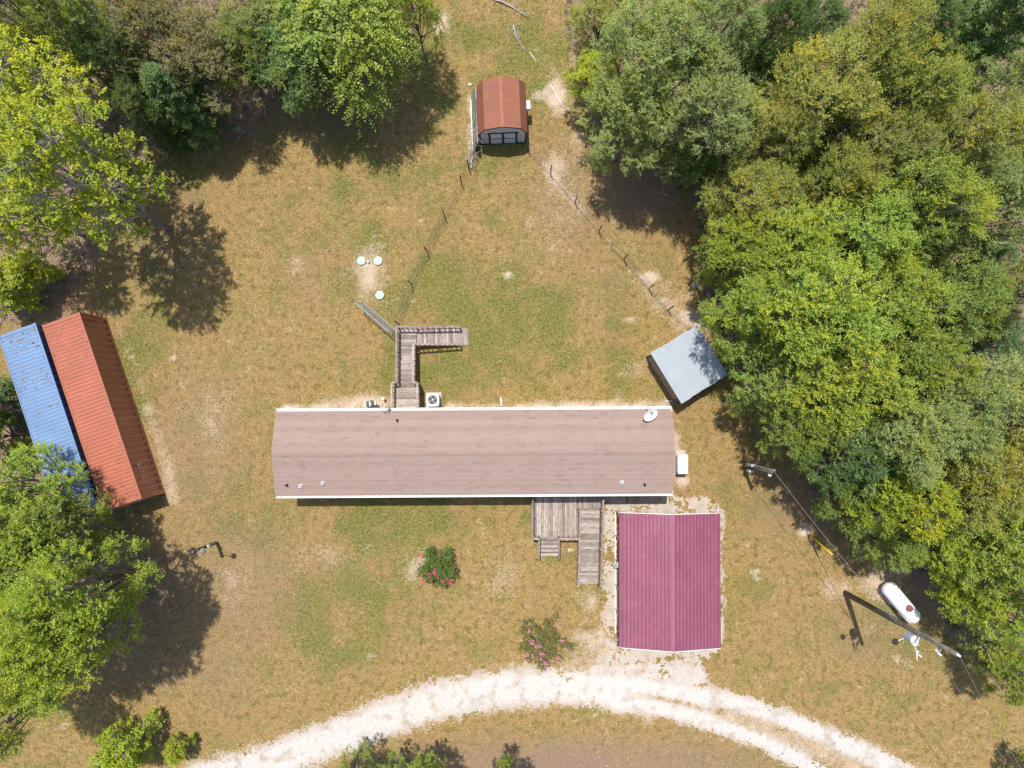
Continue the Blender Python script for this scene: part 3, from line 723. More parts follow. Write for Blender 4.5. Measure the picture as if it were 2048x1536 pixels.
# ================================================================ carport
def carport():
    c = at(1341.5, 1161.5, 2.45); c.z = 0
    root = empty('carport', c, R_(-0.35), 'open carport with ribbed magenta metal roof and white trim', 'carport')
    m = worn('magenta_roof_paint', (0.238, 0.074, 0.116), 0.12, 0.45, 0.35, 0.0, 0.8, dirt=(0.30, 0.14, 0.17), dirt_amt=0.35)
    hw, hl, ze, zr = 3.16, 4.12, 2.34, 3.02
    dark_flank = worn('rib_dark_flank', (0.105, 0.035, 0.065), 0.3, 0.6)  # darker tone for the left flank of every roof rib
    def prof(s_):                                  # s 0 at ridge .. 1 at eave bottom -> x, z
        if s_ < 0.88:
            t = s_ / 0.88; return (t * (hw - 0.22), zr - t * (zr - ze))
        t = (s_ - 0.88) / 0.12 * math.pi / 2 * 0.95
        return (hw - 0.22 + 0.22 * math.sin(t), ze - 0.03 - 0.24 * (1 - math.cos(t)) + 0.03 * (1 - (s_ - .88) / .12))
    total = 3.45; pitch = 0.232
    for sx in (-1, 1):
        for k in range(4):
            s0, s1 = k / 4 * 0.999, (k + 1) / 4
            st = [s0]; s_ = s0
            ribs = [r * pitch / total for r in range(1, 40) if s0 < r * pitch / total < s1 - 0.01]
            pts = [(s0, 0)]
            for rb in ribs:
                w = 0.011
                pts += [(rb - w, 0), (rb - w * .3, 0.026), (rb + w * .3, 0.026), (rb + w, 0)]
                for q in (0.33, 0.66): 
                    if rb + q * pitch / total < s1 - 0.012: pts += [(rb + q * pitch / total - .003, 0), (rb + q * pitch / total, .004), (rb + q * pitch / total + .003, 0)]
            pts.append((s1 + 0.004, 0.0))
            pts.sort(); vs = []
            for yy in (-hl, hl):
                for sv, hgt in pts:
                    x, z = prof(min(sv, 1)); x2, z2 = prof(min(sv + 0.002, 1.0)); x1, z1 = prof(max(min(sv, 1) - 0.002, 0))
                    tx, tz = x2 - x1, z2 - z1; l = math.hypot(tx, tz) or 1
                    vs.append((sx * (x - tz / l * hgt), yy, z + tx / l * hgt + 0.002 * k))
            n = len(pts); fs = [((i, i + 1, n + i + 1, n + i) if sx > 0 else (i + 1, i, n + i, n + i + 1)) for i in range(n - 1)]
            o = MB().add(vs, fs).build('roof_panel', m, root); o.data.materials.append(dark_flank)
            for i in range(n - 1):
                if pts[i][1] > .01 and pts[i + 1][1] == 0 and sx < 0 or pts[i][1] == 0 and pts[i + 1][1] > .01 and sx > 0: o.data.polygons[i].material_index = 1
            sol = o.modifiers.new('sheet', 'SOLIDIFY'); sol.thickness = 0.004
    MB().box((0, 0, zr + 0.012), (0.17, 2 * hl, 0.006)).build('ridge_cap', worn('faded_ridge', (0.262, 0.088, 0.132), 0.12, 0.5), root)
    for sy in (-1, 1):
        for sx in (-1, 1):
            t = MB(); pl = [prof(i / 24) for i in range(25)]
            for (x0, z0), (x1, z1) in zip(pl[:-1], pl[1:]): t.bar((sx * x0, sy * (hl + 0.02), z0 - 0.02), (sx * x1, sy * (hl + 0.02), z1 - 0.02), 0.035, 0.085)
            t.build('gable_trim', M['white'], root)
    for sx in (-1, 1):
        MB().box((sx * (hw - 0.10), 0, 0.03), (0.065, 2 * hl - 0.2, 0.065)).build('base_rail', M['white'], root)
    for i in range(6):
        y = -hl + 0.15 + i * (2 * hl - 0.3) / 5
        for sx in (-1, 1):
            MB().box((sx * (hw - 0.10), y, 1.08), (0.06, 0.06, 2.1)).build('leg', M['galv'], root)
            MB().bar((sx * (hw - 0.12), y, 1.7), (sx * (hw - 0.72), y, 2.36), 0.045, 0.045).build('knee_brace', M['galv'], root)
        for sx in (-1, 1):
            MB().bar((sx * (hw - 0.16), y, 2.18), (0, y, zr - 0.07), 0.06, 0.06).build('rafter', M['galv'], root)
    return root
car = carport()
def coil():
    p = at(1238, 1130, 1.2)
    root = empty('cord_coil', p, 0, 'white cord coiled on the middle left leg of the carport', 'cord')
    t = MB()
    for k in range(5):
        a0 = k * 0.9; pts = []
        for i in range(22):
            a = 2 * math.pi * i / 21
            pts.append((-0.04 - 0.03 * k + 0.02 * math.sin(3 * a), 0.20 * math.sin(a + a0) * (1 - .08 * k), 0.27 * math.cos(a) - 0.05 * k))
        t.tube(pts, 0.018, 5, False)
    t.build('loops', M['pvc'], root, rot=(0, 0.35, 0.3))
    MB().tube([(0, 0, 0.3), (-0.16, 0.03, 0.33), (-0.2, 0.03, 0.42)], 0.018, 6).build('hook', M['galv'], root)
    MB().tube([(-0.1, -0.1, -0.2), (-0.2, -0.2, -0.5), (-0.1, -0.25, -0.9)], 0.02, 5).build('loose_end', M['dark'], root)
coil()

# ================================================================ grey lean-to
def lean_to():
    cs = [at(1303, 706, 2.36), at(1395, 648, 2.2), at(1454, 752, 2.2), at(1362, 806, 2.36)]
    c = sum(cs, Vector()) / 4; ax = ((cs[1] - cs[0]) + (cs[2] - cs[3])) / 2; ay = ((cs[0] - cs[3]) + (cs[1] - cs[2])) / 2
    rz = math.atan2(ax.y, ax.x); w, l = math.hypot(ax.x, ax.y), math.hypot(ay.x, ay.y)
    root = empty('lean_to_shed', Vector((c.x, c.y, 0)), rz, 'brown walled shed with pale corrugated metal roof under the forest edge', 'shed')
    m = worn('corrugated_zinc', (0.335, 0.375, 0.41), 0.05, 0.5, 0.4, 0.0, 1.2, dirt=(0.32, 0.34, 0.35), dirt_amt=0.35)
    nS = 5; sw = w / nS
    for k in range(nS):
        vs = []; n = 49
        for yy in (-l / 2 + random.uniform(-.03, .03), l / 2 + random.uniform(-.03, .03)):
            for i in range(n):
                x = -w / 2 + k * sw - 0.03 + i * (sw + 0.05) / (n - 1)
                z = 2.36 - (x + w / 2) / w * 0.16 + 0.011 * math.sin(2 * math.pi * i / (n - 1) * 9) + 0.006 * (k % 2)
                vs.append((x, yy, z))
        fs = [(i, i + 1, n + i + 1, n + i) for i in range(n - 1)]
        o = MB().add(vs, fs).build('roof_sheet', m, root); s_ = o.modifiers.new('sheet', 'SOLIDIFY'); s_.thickness = 0.003
    bw, bl = w - 0.35, l - 0.45
    for sx in (-1, 1):
        x = sx * bw / 2 - 0.04; n = 7
        for i in range(n):
            yy = -bl / 2 + (i + .5) * bl / n
            MB().box((x + (0.004 if i % 2 else 0), yy, 1.1), (0.045, bl / n - 0.012, 2.2 if sx < 0 else 2.08)).build('wall_board', M['brownwall'], root)
    for sy in (-1, 1):
        MB().box((-0.04, sy * bl / 2, 1.05), (bw - 0.06, 0.05, 2.1)).build('end_wall', M['brownwall'], root)
    for sx in (-1, 1):
        for sy in (-1, 1):
            MB().box((sx * (bw / 2 + 0.02) - 0.04, sy * (bl / 2 + 0.03), 1.08), (0.1, 0.1, 2.16 if sx < 0 else 2.06)).build('corner_post', M['trim'], root)
    for sy in (-1, 0, 1): MB().bar((-w / 2 + .05, sy * (l / 2 - 0.2), 2.30), (w / 2 - .05, sy * (l / 2 - 0.2), 2.15), 0.04, 0.09).build('rafter', M['rail'], root)
    MB().box((-bw / 2 - 0.085, bl * 0.22, 0.95), (0.03, 0.8, 1.8)).build('door', M['brownwall'], root)
    MB().box((-bw / 2 - 0.12, bl * 0.22 - .3, 1.1), (0.04, 0.1, 0.16)).build('latch', M['galv'], root)
lean_to()
o = put('plank_board', MB().box((0, 0, 0), (0.75, 0.16, 0.03)).mesh('plank_board', M['deck']), None, at(1343, 802, .03), (0, 0, R_(2)))
tag(o, 'loose board lying at the foot of the brown lean to shed', 'board')

# ================================================================ barn shed
def barn_shed():
    c = at(1004.5, 242, 0)
    root = empty('barn_shed', c, R_(2.3), 'small gambrel barn shed with rusty roof and pale grey double doors', 'shed')
    w, l = 3.02, 3.0
    m, nt, b = new_mat('rusty_metal_roof', 0.7, 0.3)
    co = objco(nt)
    n1 = noise(nt, co, 1.6, 6, 0.65); n2 = noise(nt, nd(nt, 'VectorMath', {0: co, 1: (2.0, 12.0, 2.0)}, operation='MULTIPLY').outputs[0], 1.0, 5, 0.7); n3 = noise(nt, co, 45, 2, .7)
    col = mixc(nt, remap(nt, n1, .3, .7), (0.275, 0.100, 0.056), (0.205, 0.085, 0.060))
    col = mixc(nt, remap(nt, n2, .55, .75, 0, .55), col, (0.12, 0.055, 0.05))
    col = mixc(nt, remap(nt, n3, .5, .75, 0, .4), col, (0.42, 0.17, 0.09))
    nt.links.new(col, b.inputs['Base Color'])
    half = [(0, 2.92), (1.12, 2.56), (1.56, 1.78)]
    for sx in (-1, 1):
        for i in range(2):
            (x0, z0), (x1, z1) = half[i], half[i + 1]; vs = []; k = 12; pts = []
            for j in range(k + 1): pts.append(j / k)
            yl = l / 2 + 0.09
            nrow = 33
            for j in range(nrow):
                yy = -yl + 2 * yl * j / (nrow - 1); up = 0.010 if j % 4 == 0 else 0.0
                vs += [(sx * x0, yy, z0 + up + .004 * i), (sx * (x1 + (0.02 if i == 0 else 0)), yy, z1 + up)]
            fs = [((2 * j, 2 * j + 1, 2 * j + 3, 2 * j + 2) if sx < 0 else (2 * j + 1, 2 * j, 2 * j + 2, 2 * j + 3)) for j in range(nrow - 1)]
            o = MB().add(vs, fs).build('roof_panel', m, root); s_ = o.modifiers.new('sheet', 'SOLIDIFY'); s_.thickness = 0.02; s_.offset = -1
    rc = MB()
    for sx in (-1, 1): rc.bar((sx * 0.045, -l / 2 - .1, 2.93), (sx * 0.045, l / 2 + .1, 2.93), 0.10, 0.014, up=(sx * .3, 0, 1))
    rc.build('ridge_cap', worn('rust_cap', (0.33, 0.118, 0.062), 0.15, 0.7), root)
    # walls
    for sy in (-1, 1):
        poly = [(-w / 2, 0.0), (w / 2, 0.0), (w / 2, 1.80), (1.08, 2.52), (0, 2.87), (-1.08, 2.52), (-w / 2, 1.80)]
        MB().prism([(x, sy * (l / 2 - 0.04), z) for x, z in poly], (0, 0, 0), (0, sy * 0.04, 0)).build('gable_wall', M['shedwall'], root)
    for sx in (-1, 1): MB().box((sx * (w / 2 - 0.02), 0, 0.9), (0.04, l - 0.09, 1.8)).build('side_wall', M['shedwall'], root)
    yf = -l / 2 - 0.012
    for i in range(13):
        x = -w / 2 + 0.12 + i * (w - 0.24) / 12
        if abs(x) < 0.86: z0, z1 = 1.78, 2.80 - abs(x) * 0.30
        else: z0, z1 = 0.05, (1.85 + (w / 2 - abs(x)) * 1.4)
        z1 = min(z1, 2.87 - abs(x) * .33)
        MB().box((x, yf, (z0 + z1) / 2), (0.012, 0.012, z1 - z0)).build('siding_batten', M['greypaint'], root)
    for sx in (-1, 1):
        d = MB().box((sx * 0.42, yf - 0.01, 0.88), (0.78, 0.03, 1.6)).build('door', M['shedwall'], root)
        MB().box((sx * 0.42, yf - 0.03, 0.88), (0.76, 0.02, 0.06)).build('door_rail', M['trim'], d)
        MB().box((sx * 0.10, yf - 0.04, 1.0), (0.03, 0.03, 0.14)).build('handle', M['dark'], d)
        MB().box((sx * 0.87, yf - 0.022, 0.87), (0.13, 0.035, 1.68)).build('door_frame', M['trim'], root)
        MB().box((sx * (w / 2 - 0.03), yf - 0.012, 0.88), (0.07, 0.03, 1.76)).build('corner_trim', M['trim'], root)
    MB().box((0, yf - 0.032, 0.87), (0.14, 0.03, 1.62)).build('door_frame', M['trim'], root)
    MB().box((0, yf - 0.024, 1.75), (2.0, 0.035, 0.09)).build('door_header', M['trim'], root)
    MB().box((0, yf - 0.02, 0.03), (2.9, 0.03, 0.07)).build('sill', M['trim'], root)
    MB().box((0, yf - 0.005, 2.40), (0.035, 0.03, 0.75)).build('gable_batten', M['greypaint'], root)
    for sx in (-1, 1):
        for i in range(2):
            (x0, z0), (x1, z1) = half[i], half[i + 1]
            MB().bar((sx * x0, -l / 2 - .085, z0 - .06), (sx * x1, -l / 2 - .085, z1 - .06), 0.025, 0.06).build('fascia', M['trim'], root)
    return root
barn = barn_shed()

def window_ac():
    p = at(1051, 212, 1.3)
    root = empty('window_air_conditioner', p, R_(2.3), 'white window air conditioner sticking out of the barn shed side', 'air conditioner')
    soft(MB().box((0, 0, 0), (0.62, 0.55, 0.4)).build('case', M['white'], root), 0.02)
    g = MB()
    for i in range(8): g.box((0.31, 0, -0.15 + i * 0.042), (0.012, 0.48, 0.016))
    g.build('grille', M['dark'], root)
    MB().box((0.05, 0, 0.203), (0.3, 0.12, 0.006)).build('top_vent', M['greypaint'], root)
    MB().bar((-0.2, 0.0, -0.35), (0.25, 0.0, -0.2), 0.03, 0.03).build('bracket', M['dark'], root)
window_ac()

def leaning_sheet():
    """a steep sheet of clear-grey corrugated panel standing against the shed's left wall"""
    root = empty('leaning_metal_sheets', at(951.5, 246, 0), R_(2.3), 'pale corrugated sheets leaning along the left wall of the barn shed', 'metal sheets')
    m = worn('sheet_zinc', (0.33, 0.37, 0.39), 0.2, 0.4, 0.5, 0.45, 3.0)
    for k in range(4):
        vs = []; n = 33; y0 = 1.95 - k * 0.98
        for xx, zz in ((-0.25, 0.0), (0.10, 1.42 - (0.25 if k == 0 else 0))):
            for i in range(n): vs.append((xx + 0.012 * math.sin(2 * math.pi * i / (n - 1) * 7) + .008 * (k % 2), y0 - i * 1.0 / (n - 1), zz + (0 if k else -0.0)))
        o = MB().add(vs, [(i, i + 1, n + i + 1, n + i) for i in range(n - 1)]).build('sheet', m, root, rot=(random.uniform(-.01, .01), 0, 0))
        s_ = o.modifiers.new('sheet', 'SOLIDIFY'); s_.thickness = 0.004
    MB().tube([(0.12, 1.9, 1.2), (0.12, -1.95, 1.46)], 0.03, 8).build('top_pipe', M['galv'], root)
    MB().tube([(-0.27, 1.55, 0.05), (-0.27, -1.95, 0.05)], 0.022, 6).build('bottom_pipe', M['galv'], root)
    MB().tube([(-0.22, -0.75, 0.25), (-0.06, -0.2, 0.75)], 0.014, 5).build('rod', M['dark'], root)
leaning_sheet()

# ================================================================ shipping containers
def container(name, c, rz, col, h, label, marks):
    root = empty(name, c, rz, label, 'container')
    w, l = 2.44, 12.19
    m, nt, b = new_mat(name + '_paint', 0.30, 0.5)
    pos = nd(nt, 'NewGeometry').outputs['Position']; n1 = noise(nt, pos, 0.7, 5, .6); n2 = noise(nt, pos, 4.0, 6, .7); n3 = noise(nt, pos, 25, 3, .7)
    cc = mixc(nt, remap(nt, n1, .3, .7), tuple(x * .88 for x in col), tuple(min(1, x * 1.12) for x in col))
    cc = mixc(nt, remap(nt, n3, .3, .7, 0, .25), cc, tuple(min(1, x * .8 + .06) for x in col))
    cc = mixc(nt, remap(nt, n2, .60, .74, 0, .75), cc, (0.30, 0.15, 0.09) if col[2] > .2 else (0.24, 0.08, 0.05))
    nt.links.new(cc, b.inputs['Base Color']); bump(nt, b, n1, .15, .05)
    def corr(L, pitch, depth):
        n = int(L / pitch); pitch = L / n; out = []
        for i in range(n):
            t = i * pitch; out += [(t, 0), (t + pitch * .26, 0), (t + pitch * .5, depth), (t + pitch * .76, depth)]
        out.append((L, 0)); return out
    L = l - 0.34
    for sx in (-1, 1):
        p = corr(L, 0.41, 0.085); n = len(p); vs = []
        for z in (0.17, h - 0.07): vs += [(sx * (w / 2 - 0.012 - d), -L / 2 + t, z) for t, d in p]
        fs = [((i, i + 1, n + i + 1, n + i) if sx > 0 else (i + 1, i, n + i, n + i + 1)) for i in range(n - 1)]
        MB().add(vs, fs).build('side_wall', m, root)
    p = corr(L, 0.235, 0.03); n = len(p); vs = []
    for x in (-(w / 2 - 0.07), w / 2 - 0.07): vs += [(x, -L / 2 + t, h - 0.012 - d - 0.006 * abs(math.sin(t * .6))) for t, d in p]
    MB().add(vs, [(i + 1, i, n + i, n + i + 1) for i in range(n - 1)]).build('roof', m, root)
    for sx in (-1, 1):
        MB().box((sx * (w / 2 - 0.035), 0, h - 0.045), (0.07, l - 0.3, 0.09)).build('top_rail', m, root)
        MB().box((sx * (w / 2 - 0.03), 0, 0.10), (0.06, l - 0.3, 0.16)).build('bottom_rail', m, root)
        for sy in (-1, 1):
            MB().box((sx * (w / 2 - 0.075), sy * (l / 2 - 0.08), h / 2), (0.15, 0.16, h - 0.24)).build('corner_post', m, root)
            for z in (0.06, h - 0.06): MB().box((sx * (w / 2 - 0.08), sy * (l / 2 - 0.09), z), (0.165, 0.18, 0.125)).build('corner_casting', m, root)
    for sy in (-1, 1):
        MB().box((0, sy * (l / 2 - 0.12), h - 0.03), (w - 0.34, 0.2, 0.055)).build('end_header', m, root)
    p = corr(w - .3, 0.25, .04); n = len(p); vs = []
    for z in (0.1, h - .06): vs += [(-(w - .3) / 2 + t, l / 2 - .04 - d, z) for t, d in p]
    MB().add(vs, [(i + 1, i, n + i, n + i + 1) for i in range(n - 1)]).build('end_wall', m, root)
    for sx in (-1, 1):
        d = MB().box((sx * 0.53, -l / 2 + 0.06, h / 2), (1.04, 0.06, h - 0.2)).build('door', m, root)
        for q in (-.25, .2): MB().tube([(sx * .53 + q, -l / 2 + 0.01, .15), (sx * .53 + q, -l / 2 + .01, h - .12)], .018, 6).build('lock_rod', M['galv'], d)
    MB().box((0, 0, 0.15), (w - .14, l - .34, .04)).build('floor', M['rail'], root)
    if marks:
        x = w / 2 - 0.006
        mk = MB(); random.seed(5)
        for row, (z, hh) in enumerate(((1.98, .17), (1.72, .15))):
            y = -l / 2 + 1.95
            for i in range(7):
                wd = random.choice([.05, .09, .12])
                if random.random() < .8:
                    mk.box((x, y - i * .165, z), (0.004, wd * .35, hh)); mk.box((x + .001, y - i * .165 + .04, z + hh * random.choice([-.4, 0, .4])), (0.004, .1, hh * .22))
        mk.box((x, -l / 2 + 2.15, 2.0), (.004, .13, .28))
        mk.build('stencil_marks', worn('stencil_paint', (.62, .60, .58), .2, .6), root)
    return root
cc_ = at(183, 823, 2.9); rzc = R_(19.6)
red = container('red_container', Vector((cc_.x, cc_.y, 0)), rzc, (0.36, 0.112, 0.066), 2.9, 'rust red forty foot shipping container with corrugated roof', True)
off = Matrix.Rotation(rzc, 3, 'Z') @ Vector((-2.80, 0.30, 0))
blue = container('blue_container', Vector((cc_.x, cc_.y, 0)) + off, rzc, (0.150, 0.240, 0.40), 2.85, 'blue shipping container parked alongside the red one', False)
# ================================================================ fences and gate
def wire_fence(name, pts, label, h=1.45):
    root = empty(name, at(*pts[0]), 0, label, 'fence')
    W = [at(*p) for p in pts]
    for i, p in enumerate(W):
        q = p - root.location; ln = Vector((random.uniform(-.05, .05), random.uniform(-.05, .05), h + 0.12))
        t = MB().bar(q + Vector((0, 0, -.1)), q + ln, 0.075, 0.02); t.bar(q + Vector((0.0, 0.02, -.1)), q + ln + Vector((0, 0.02, 0)), 0.02, 0.06)
        t.build('post', M['tpost'], root)
    w = MB(); dz = Vector((0, 0, 1))
    for a, b in zip(W[:-1], W[1:]):
        a, b = a - root.location, b - root.location; n = max(2, int((b - a).length / 0.3))
        for k in range(6):
            z = 0.06 + k * (h - .1) / 5
            w.tube([a + dz * z, a.lerp(b, .5) + dz * (z - .02), b + dz * z], 0.006, 3, False)
        for i in range(1, n): w.tube([a.lerp(b, i / n) + dz * .06, a.lerp(b, i / n) + dz * (h - .05)], 0.0045, 3, False)
    w.build('wire_mesh', M['wire'], root)
    return root
wire_fence('wire_fence', [(955, 302), (938, 338), (923, 368), (889, 433), (854.5, 504), (823.5, 569), (797, 648)], 'thin wire fence on dark posts from the barn shed to the back ramp')
wire_fence('wire_fence', [(1056, 300), (1101, 346), (1150, 405), (1198, 463), (1248, 518), (1298, 577), (1336, 620), (1386, 662)], 'thin wire fence on dark posts from the barn shed to the lean to')

def gate():
    a, b = at(728, 606, 0.05), at(793, 662, 0.05); root = empty('chain_link_gate', a, 0, 'swung open chain link gate at the corner of the back ramp', 'gate')
    v = b - a; L = v.length; h = 1.75; dz = Vector((0, 0, 1)); z0 = Vector()
    f = MB()
    lean = Vector((-0.20, -0.25, 0))
    T = lambda s, z: v * s + dz * z + lean * (z / h)
    for p, q in ((T(0, 0), T(1, 0)), (T(0, h), T(1, h)), (T(0, 0), T(0, h)), (T(1, 0), T(1, h)), (T(.5, 0), T(.5, h))): f.tube([p, q], 0.024, 8)
    f.build('frame', M['galv'], root)
    w = MB(); st = 0.085; n = int((L + h) / st)
    for i in range(n):
        s = i * st
        p0 = (max(0, s - h), min(h, s)) ; p1 = (min(L, s), max(0, s - L))
        w.tube([T(p0[0] / L, p0[1]), T(p1[0] / L, p1[1])], 0.004, 3, False)
        w.tube([T(1 - p0[0] / L, p0[1]), T(1 - p1[0] / L, p1[1])], 0.004, 3, False)
    w.build('chain_link', M['galv'], root)
    MB().tube([T(1, 0) + Vector((.05, -.04, -.1)), T(1, h) + Vector((.15, -.07, .1))], 0.035, 8).build('hinge_post', M['galv'], root)
    MB().box(T(.0, .9) + Vector((.03, 0, 0)), (.08, .06, .1)).build('latch', M['dark'], root)
gate()

# ================================================================ septic lids and small things on the lawn
for px, py, lab in ((723, 522, 'pale green round septic lid, upper left one of the three'), (756.5, 522, 'pale green round septic lid, upper right one of the three'),
                    (760, 590.5, 'pale green round septic lid lying lowest, near the gate')):
    r = empty('septic_lid', at(px, py), random.uniform(0, 3), lab, 'lid', 'septic tank lids on the lawn')
    MB().lathe([(0.29, -0.05), (0.29, 0.10), (0.28, 0.125), (0.24, 0.13), (0.23, 0.12), (0.05, 0.135), (0.01, 0.136)], 28).build('cover', M['lid'], r, smooth=False)
    for k in range(6): MB().lathe([(0.015, 0.12), (0.013, 0.14)], 8, (0.26 * math.cos(k * 1.047), 0.26 * math.sin(k * 1.047), 0)).build('bolt', M['galv'], r)
r = empty('clean_out_pipe', at(737.5, 524), 0, 'tiny white clean out pipe between the upper septic lids', 'pipe')
MB().lathe([(.045, -.05), (.045, .22)], 12).build('pipe', M['pvc'], r); MB().lathe([(.06, .22), (.06, .26), (.03, .28)], 12).build('cap', M['pvc'], r)
r = put('stepping_stone', MB().lathe([(0.13, -.03), (0.14, .03), (0.12, .055), (.03, .06)], 11).mesh('stepping_stone', M['concrete']), None, at(939.5, 169))
tag(r, 'small pale round stone left of the barn shed', 'stone')
loose_pipe('plastic_pipe', [at(1100, 168, .03), at(1107, 180, .02), at(1118, 199, .03), at(1128, 215, .02)], 0.028, 'long thin white pipe lying on sand right of the barn shed')
loose_pipe('plastic_pipe', [at(1059, 104, .03), at(1066, 114, .02), at(1073, 124, .03)], 0.024, 'short white pipe lying in grass beyond the barn shed')

def dead_branch(name, pts, label, seed):
    rnd = random.Random(seed); W = [at(*p) for p in pts]; root = empty(name, W[0], 0, label, 'branch')
    pl = [p - W[0] + Vector((0, 0, 0.06 + rnd.uniform(0, .08))) for p in W]
    MB().tube(pl, [0.055 * (1 - .75 * i / (len(pl) - 1)) for i in range(len(pl))], 6).build('limb', M['deadwood'], root)
    t = MB()
    for k in range(26):
        i = rnd.randrange(len(pl) - 1); p = pl[i].lerp(pl[i + 1], rnd.random()); a = rnd.uniform(0, 6.28); l = rnd.uniform(.25, .8)
        q = p + Vector((math.cos(a) * l, math.sin(a) * l, rnd.uniform(.0, .22)))
        t.tube([p, p.lerp(q, .5) + Vector((rnd.uniform(-.07, .07), rnd.uniform(-.07, .07), .05)), q], [.016, .011, .004], 4)
    t.build('twigs', M['deadwood'], root)
dead_branch('fallen_branch', [(988, 0), (1006, 6), (1022, 14), (1034, 22), (1054, 32)], 'long bleached dead branch at the top of the clearing', 3)
dead_branch('fallen_branch', [(1026, 52), (1031, 68), (1034, 80), (1043, 94)], 'pale twiggy dead branch lying above the barn shed', 4)
dead_branch('fallen_log', [(460, 255), (474, 260), (492, 268)], 'short weathered log at the edge of the shaded conifers', 5)
def brush_pile():
    root = empty('brush_heap', at(949, 300), 0, 'tangle of dry grey vines at the front left corner of the barn shed', 'brush')
    rnd = random.Random(8); t = MB()
    for k in range(95):
        a = rnd.uniform(0, 6.28); y = rnd.uniform(-1.0, 1.1); p = Vector((rnd.gauss(0 - .12 * (y < -.2), .12), y, rnd.uniform(0, .5 + .9 * (y > 0))))
        q = p + Vector((rnd.gauss(0, .22), rnd.gauss(0, .38), rnd.uniform(-.1, .5))); q.z = max(q.z, .02)
        t.tube([p, p.lerp(q, .5) + Vector((rnd.gauss(0, .06), 0, rnd.uniform(0, .15))), q], [.014, .012, .006], 4)
    t.build('vines', M['deadwood'], root)
    MB().box((0.17, -.1, .45), (.07, .07, 1.0), (0.12, -.08, 0)).build('stake', M['trim'], root)
    MB().tube([(-.2, -1.2, .04), (-.22, -.8, .1), (-.1, -.5, .12)], .06, 6).build('rag', M['greypaint'], root)
brush_pile()

# ================================================================ propane tank
def propane():
    root = empty('propane_tank', at(1789, 1199, 0), R_(-50.5), 'long white propane tank with maroon dome lid by the forest edge', 'propane tank')
    r, L = 0.50, 3.05; prof = []
    for i in range(9): a = i / 8 * math.pi / 2; prof.append((max(r * math.sin(a), .01), -L / 2 + 0.42 * (1 - math.cos(a))))
    prof += [(r, -.4), (r, .4)] + [(p, -z) for p, z in reversed(prof)]
    MB().lathe(prof, 36).build('shell', M['tank'], root, (0, 0, 0.74), (0, math.pi / 2, 0), True)
    MB().lathe([(.21, 0), (.21, .18), (.18, .225), (.06, .245), (.01, .247)], 24, (0.32, 0.05, 1.16)).build('dome_lid', M['pinkcap'], root, smooth=False)
    for sx in (-1, 1):
        MB().box((sx * .95, 0, .16), (.14, .7, .30)).build('saddle', M['tank'], root)
        MB().box((sx * .95, 0, .0), (.42, .95, .1)).build('footing', M['concrete'], root)
    for sx in (-.85, .85): MB().tube([(sx - .06, 0, 1.23), (sx - .05, 0, 1.31), (sx + .05, 0, 1.31), (sx + .06, 0, 1.23)], .012, 6).build('lifting_lug', M['galv'], root)
    MB().tube([(.25, -.1, 1.22), (.05, -.3, 1.16), (-.2, -.49, .85), (-.3, -.55, .4), (-.3, -.6, -.02)], .012, 6).build('gas_line', M['wire'], root)
propane()

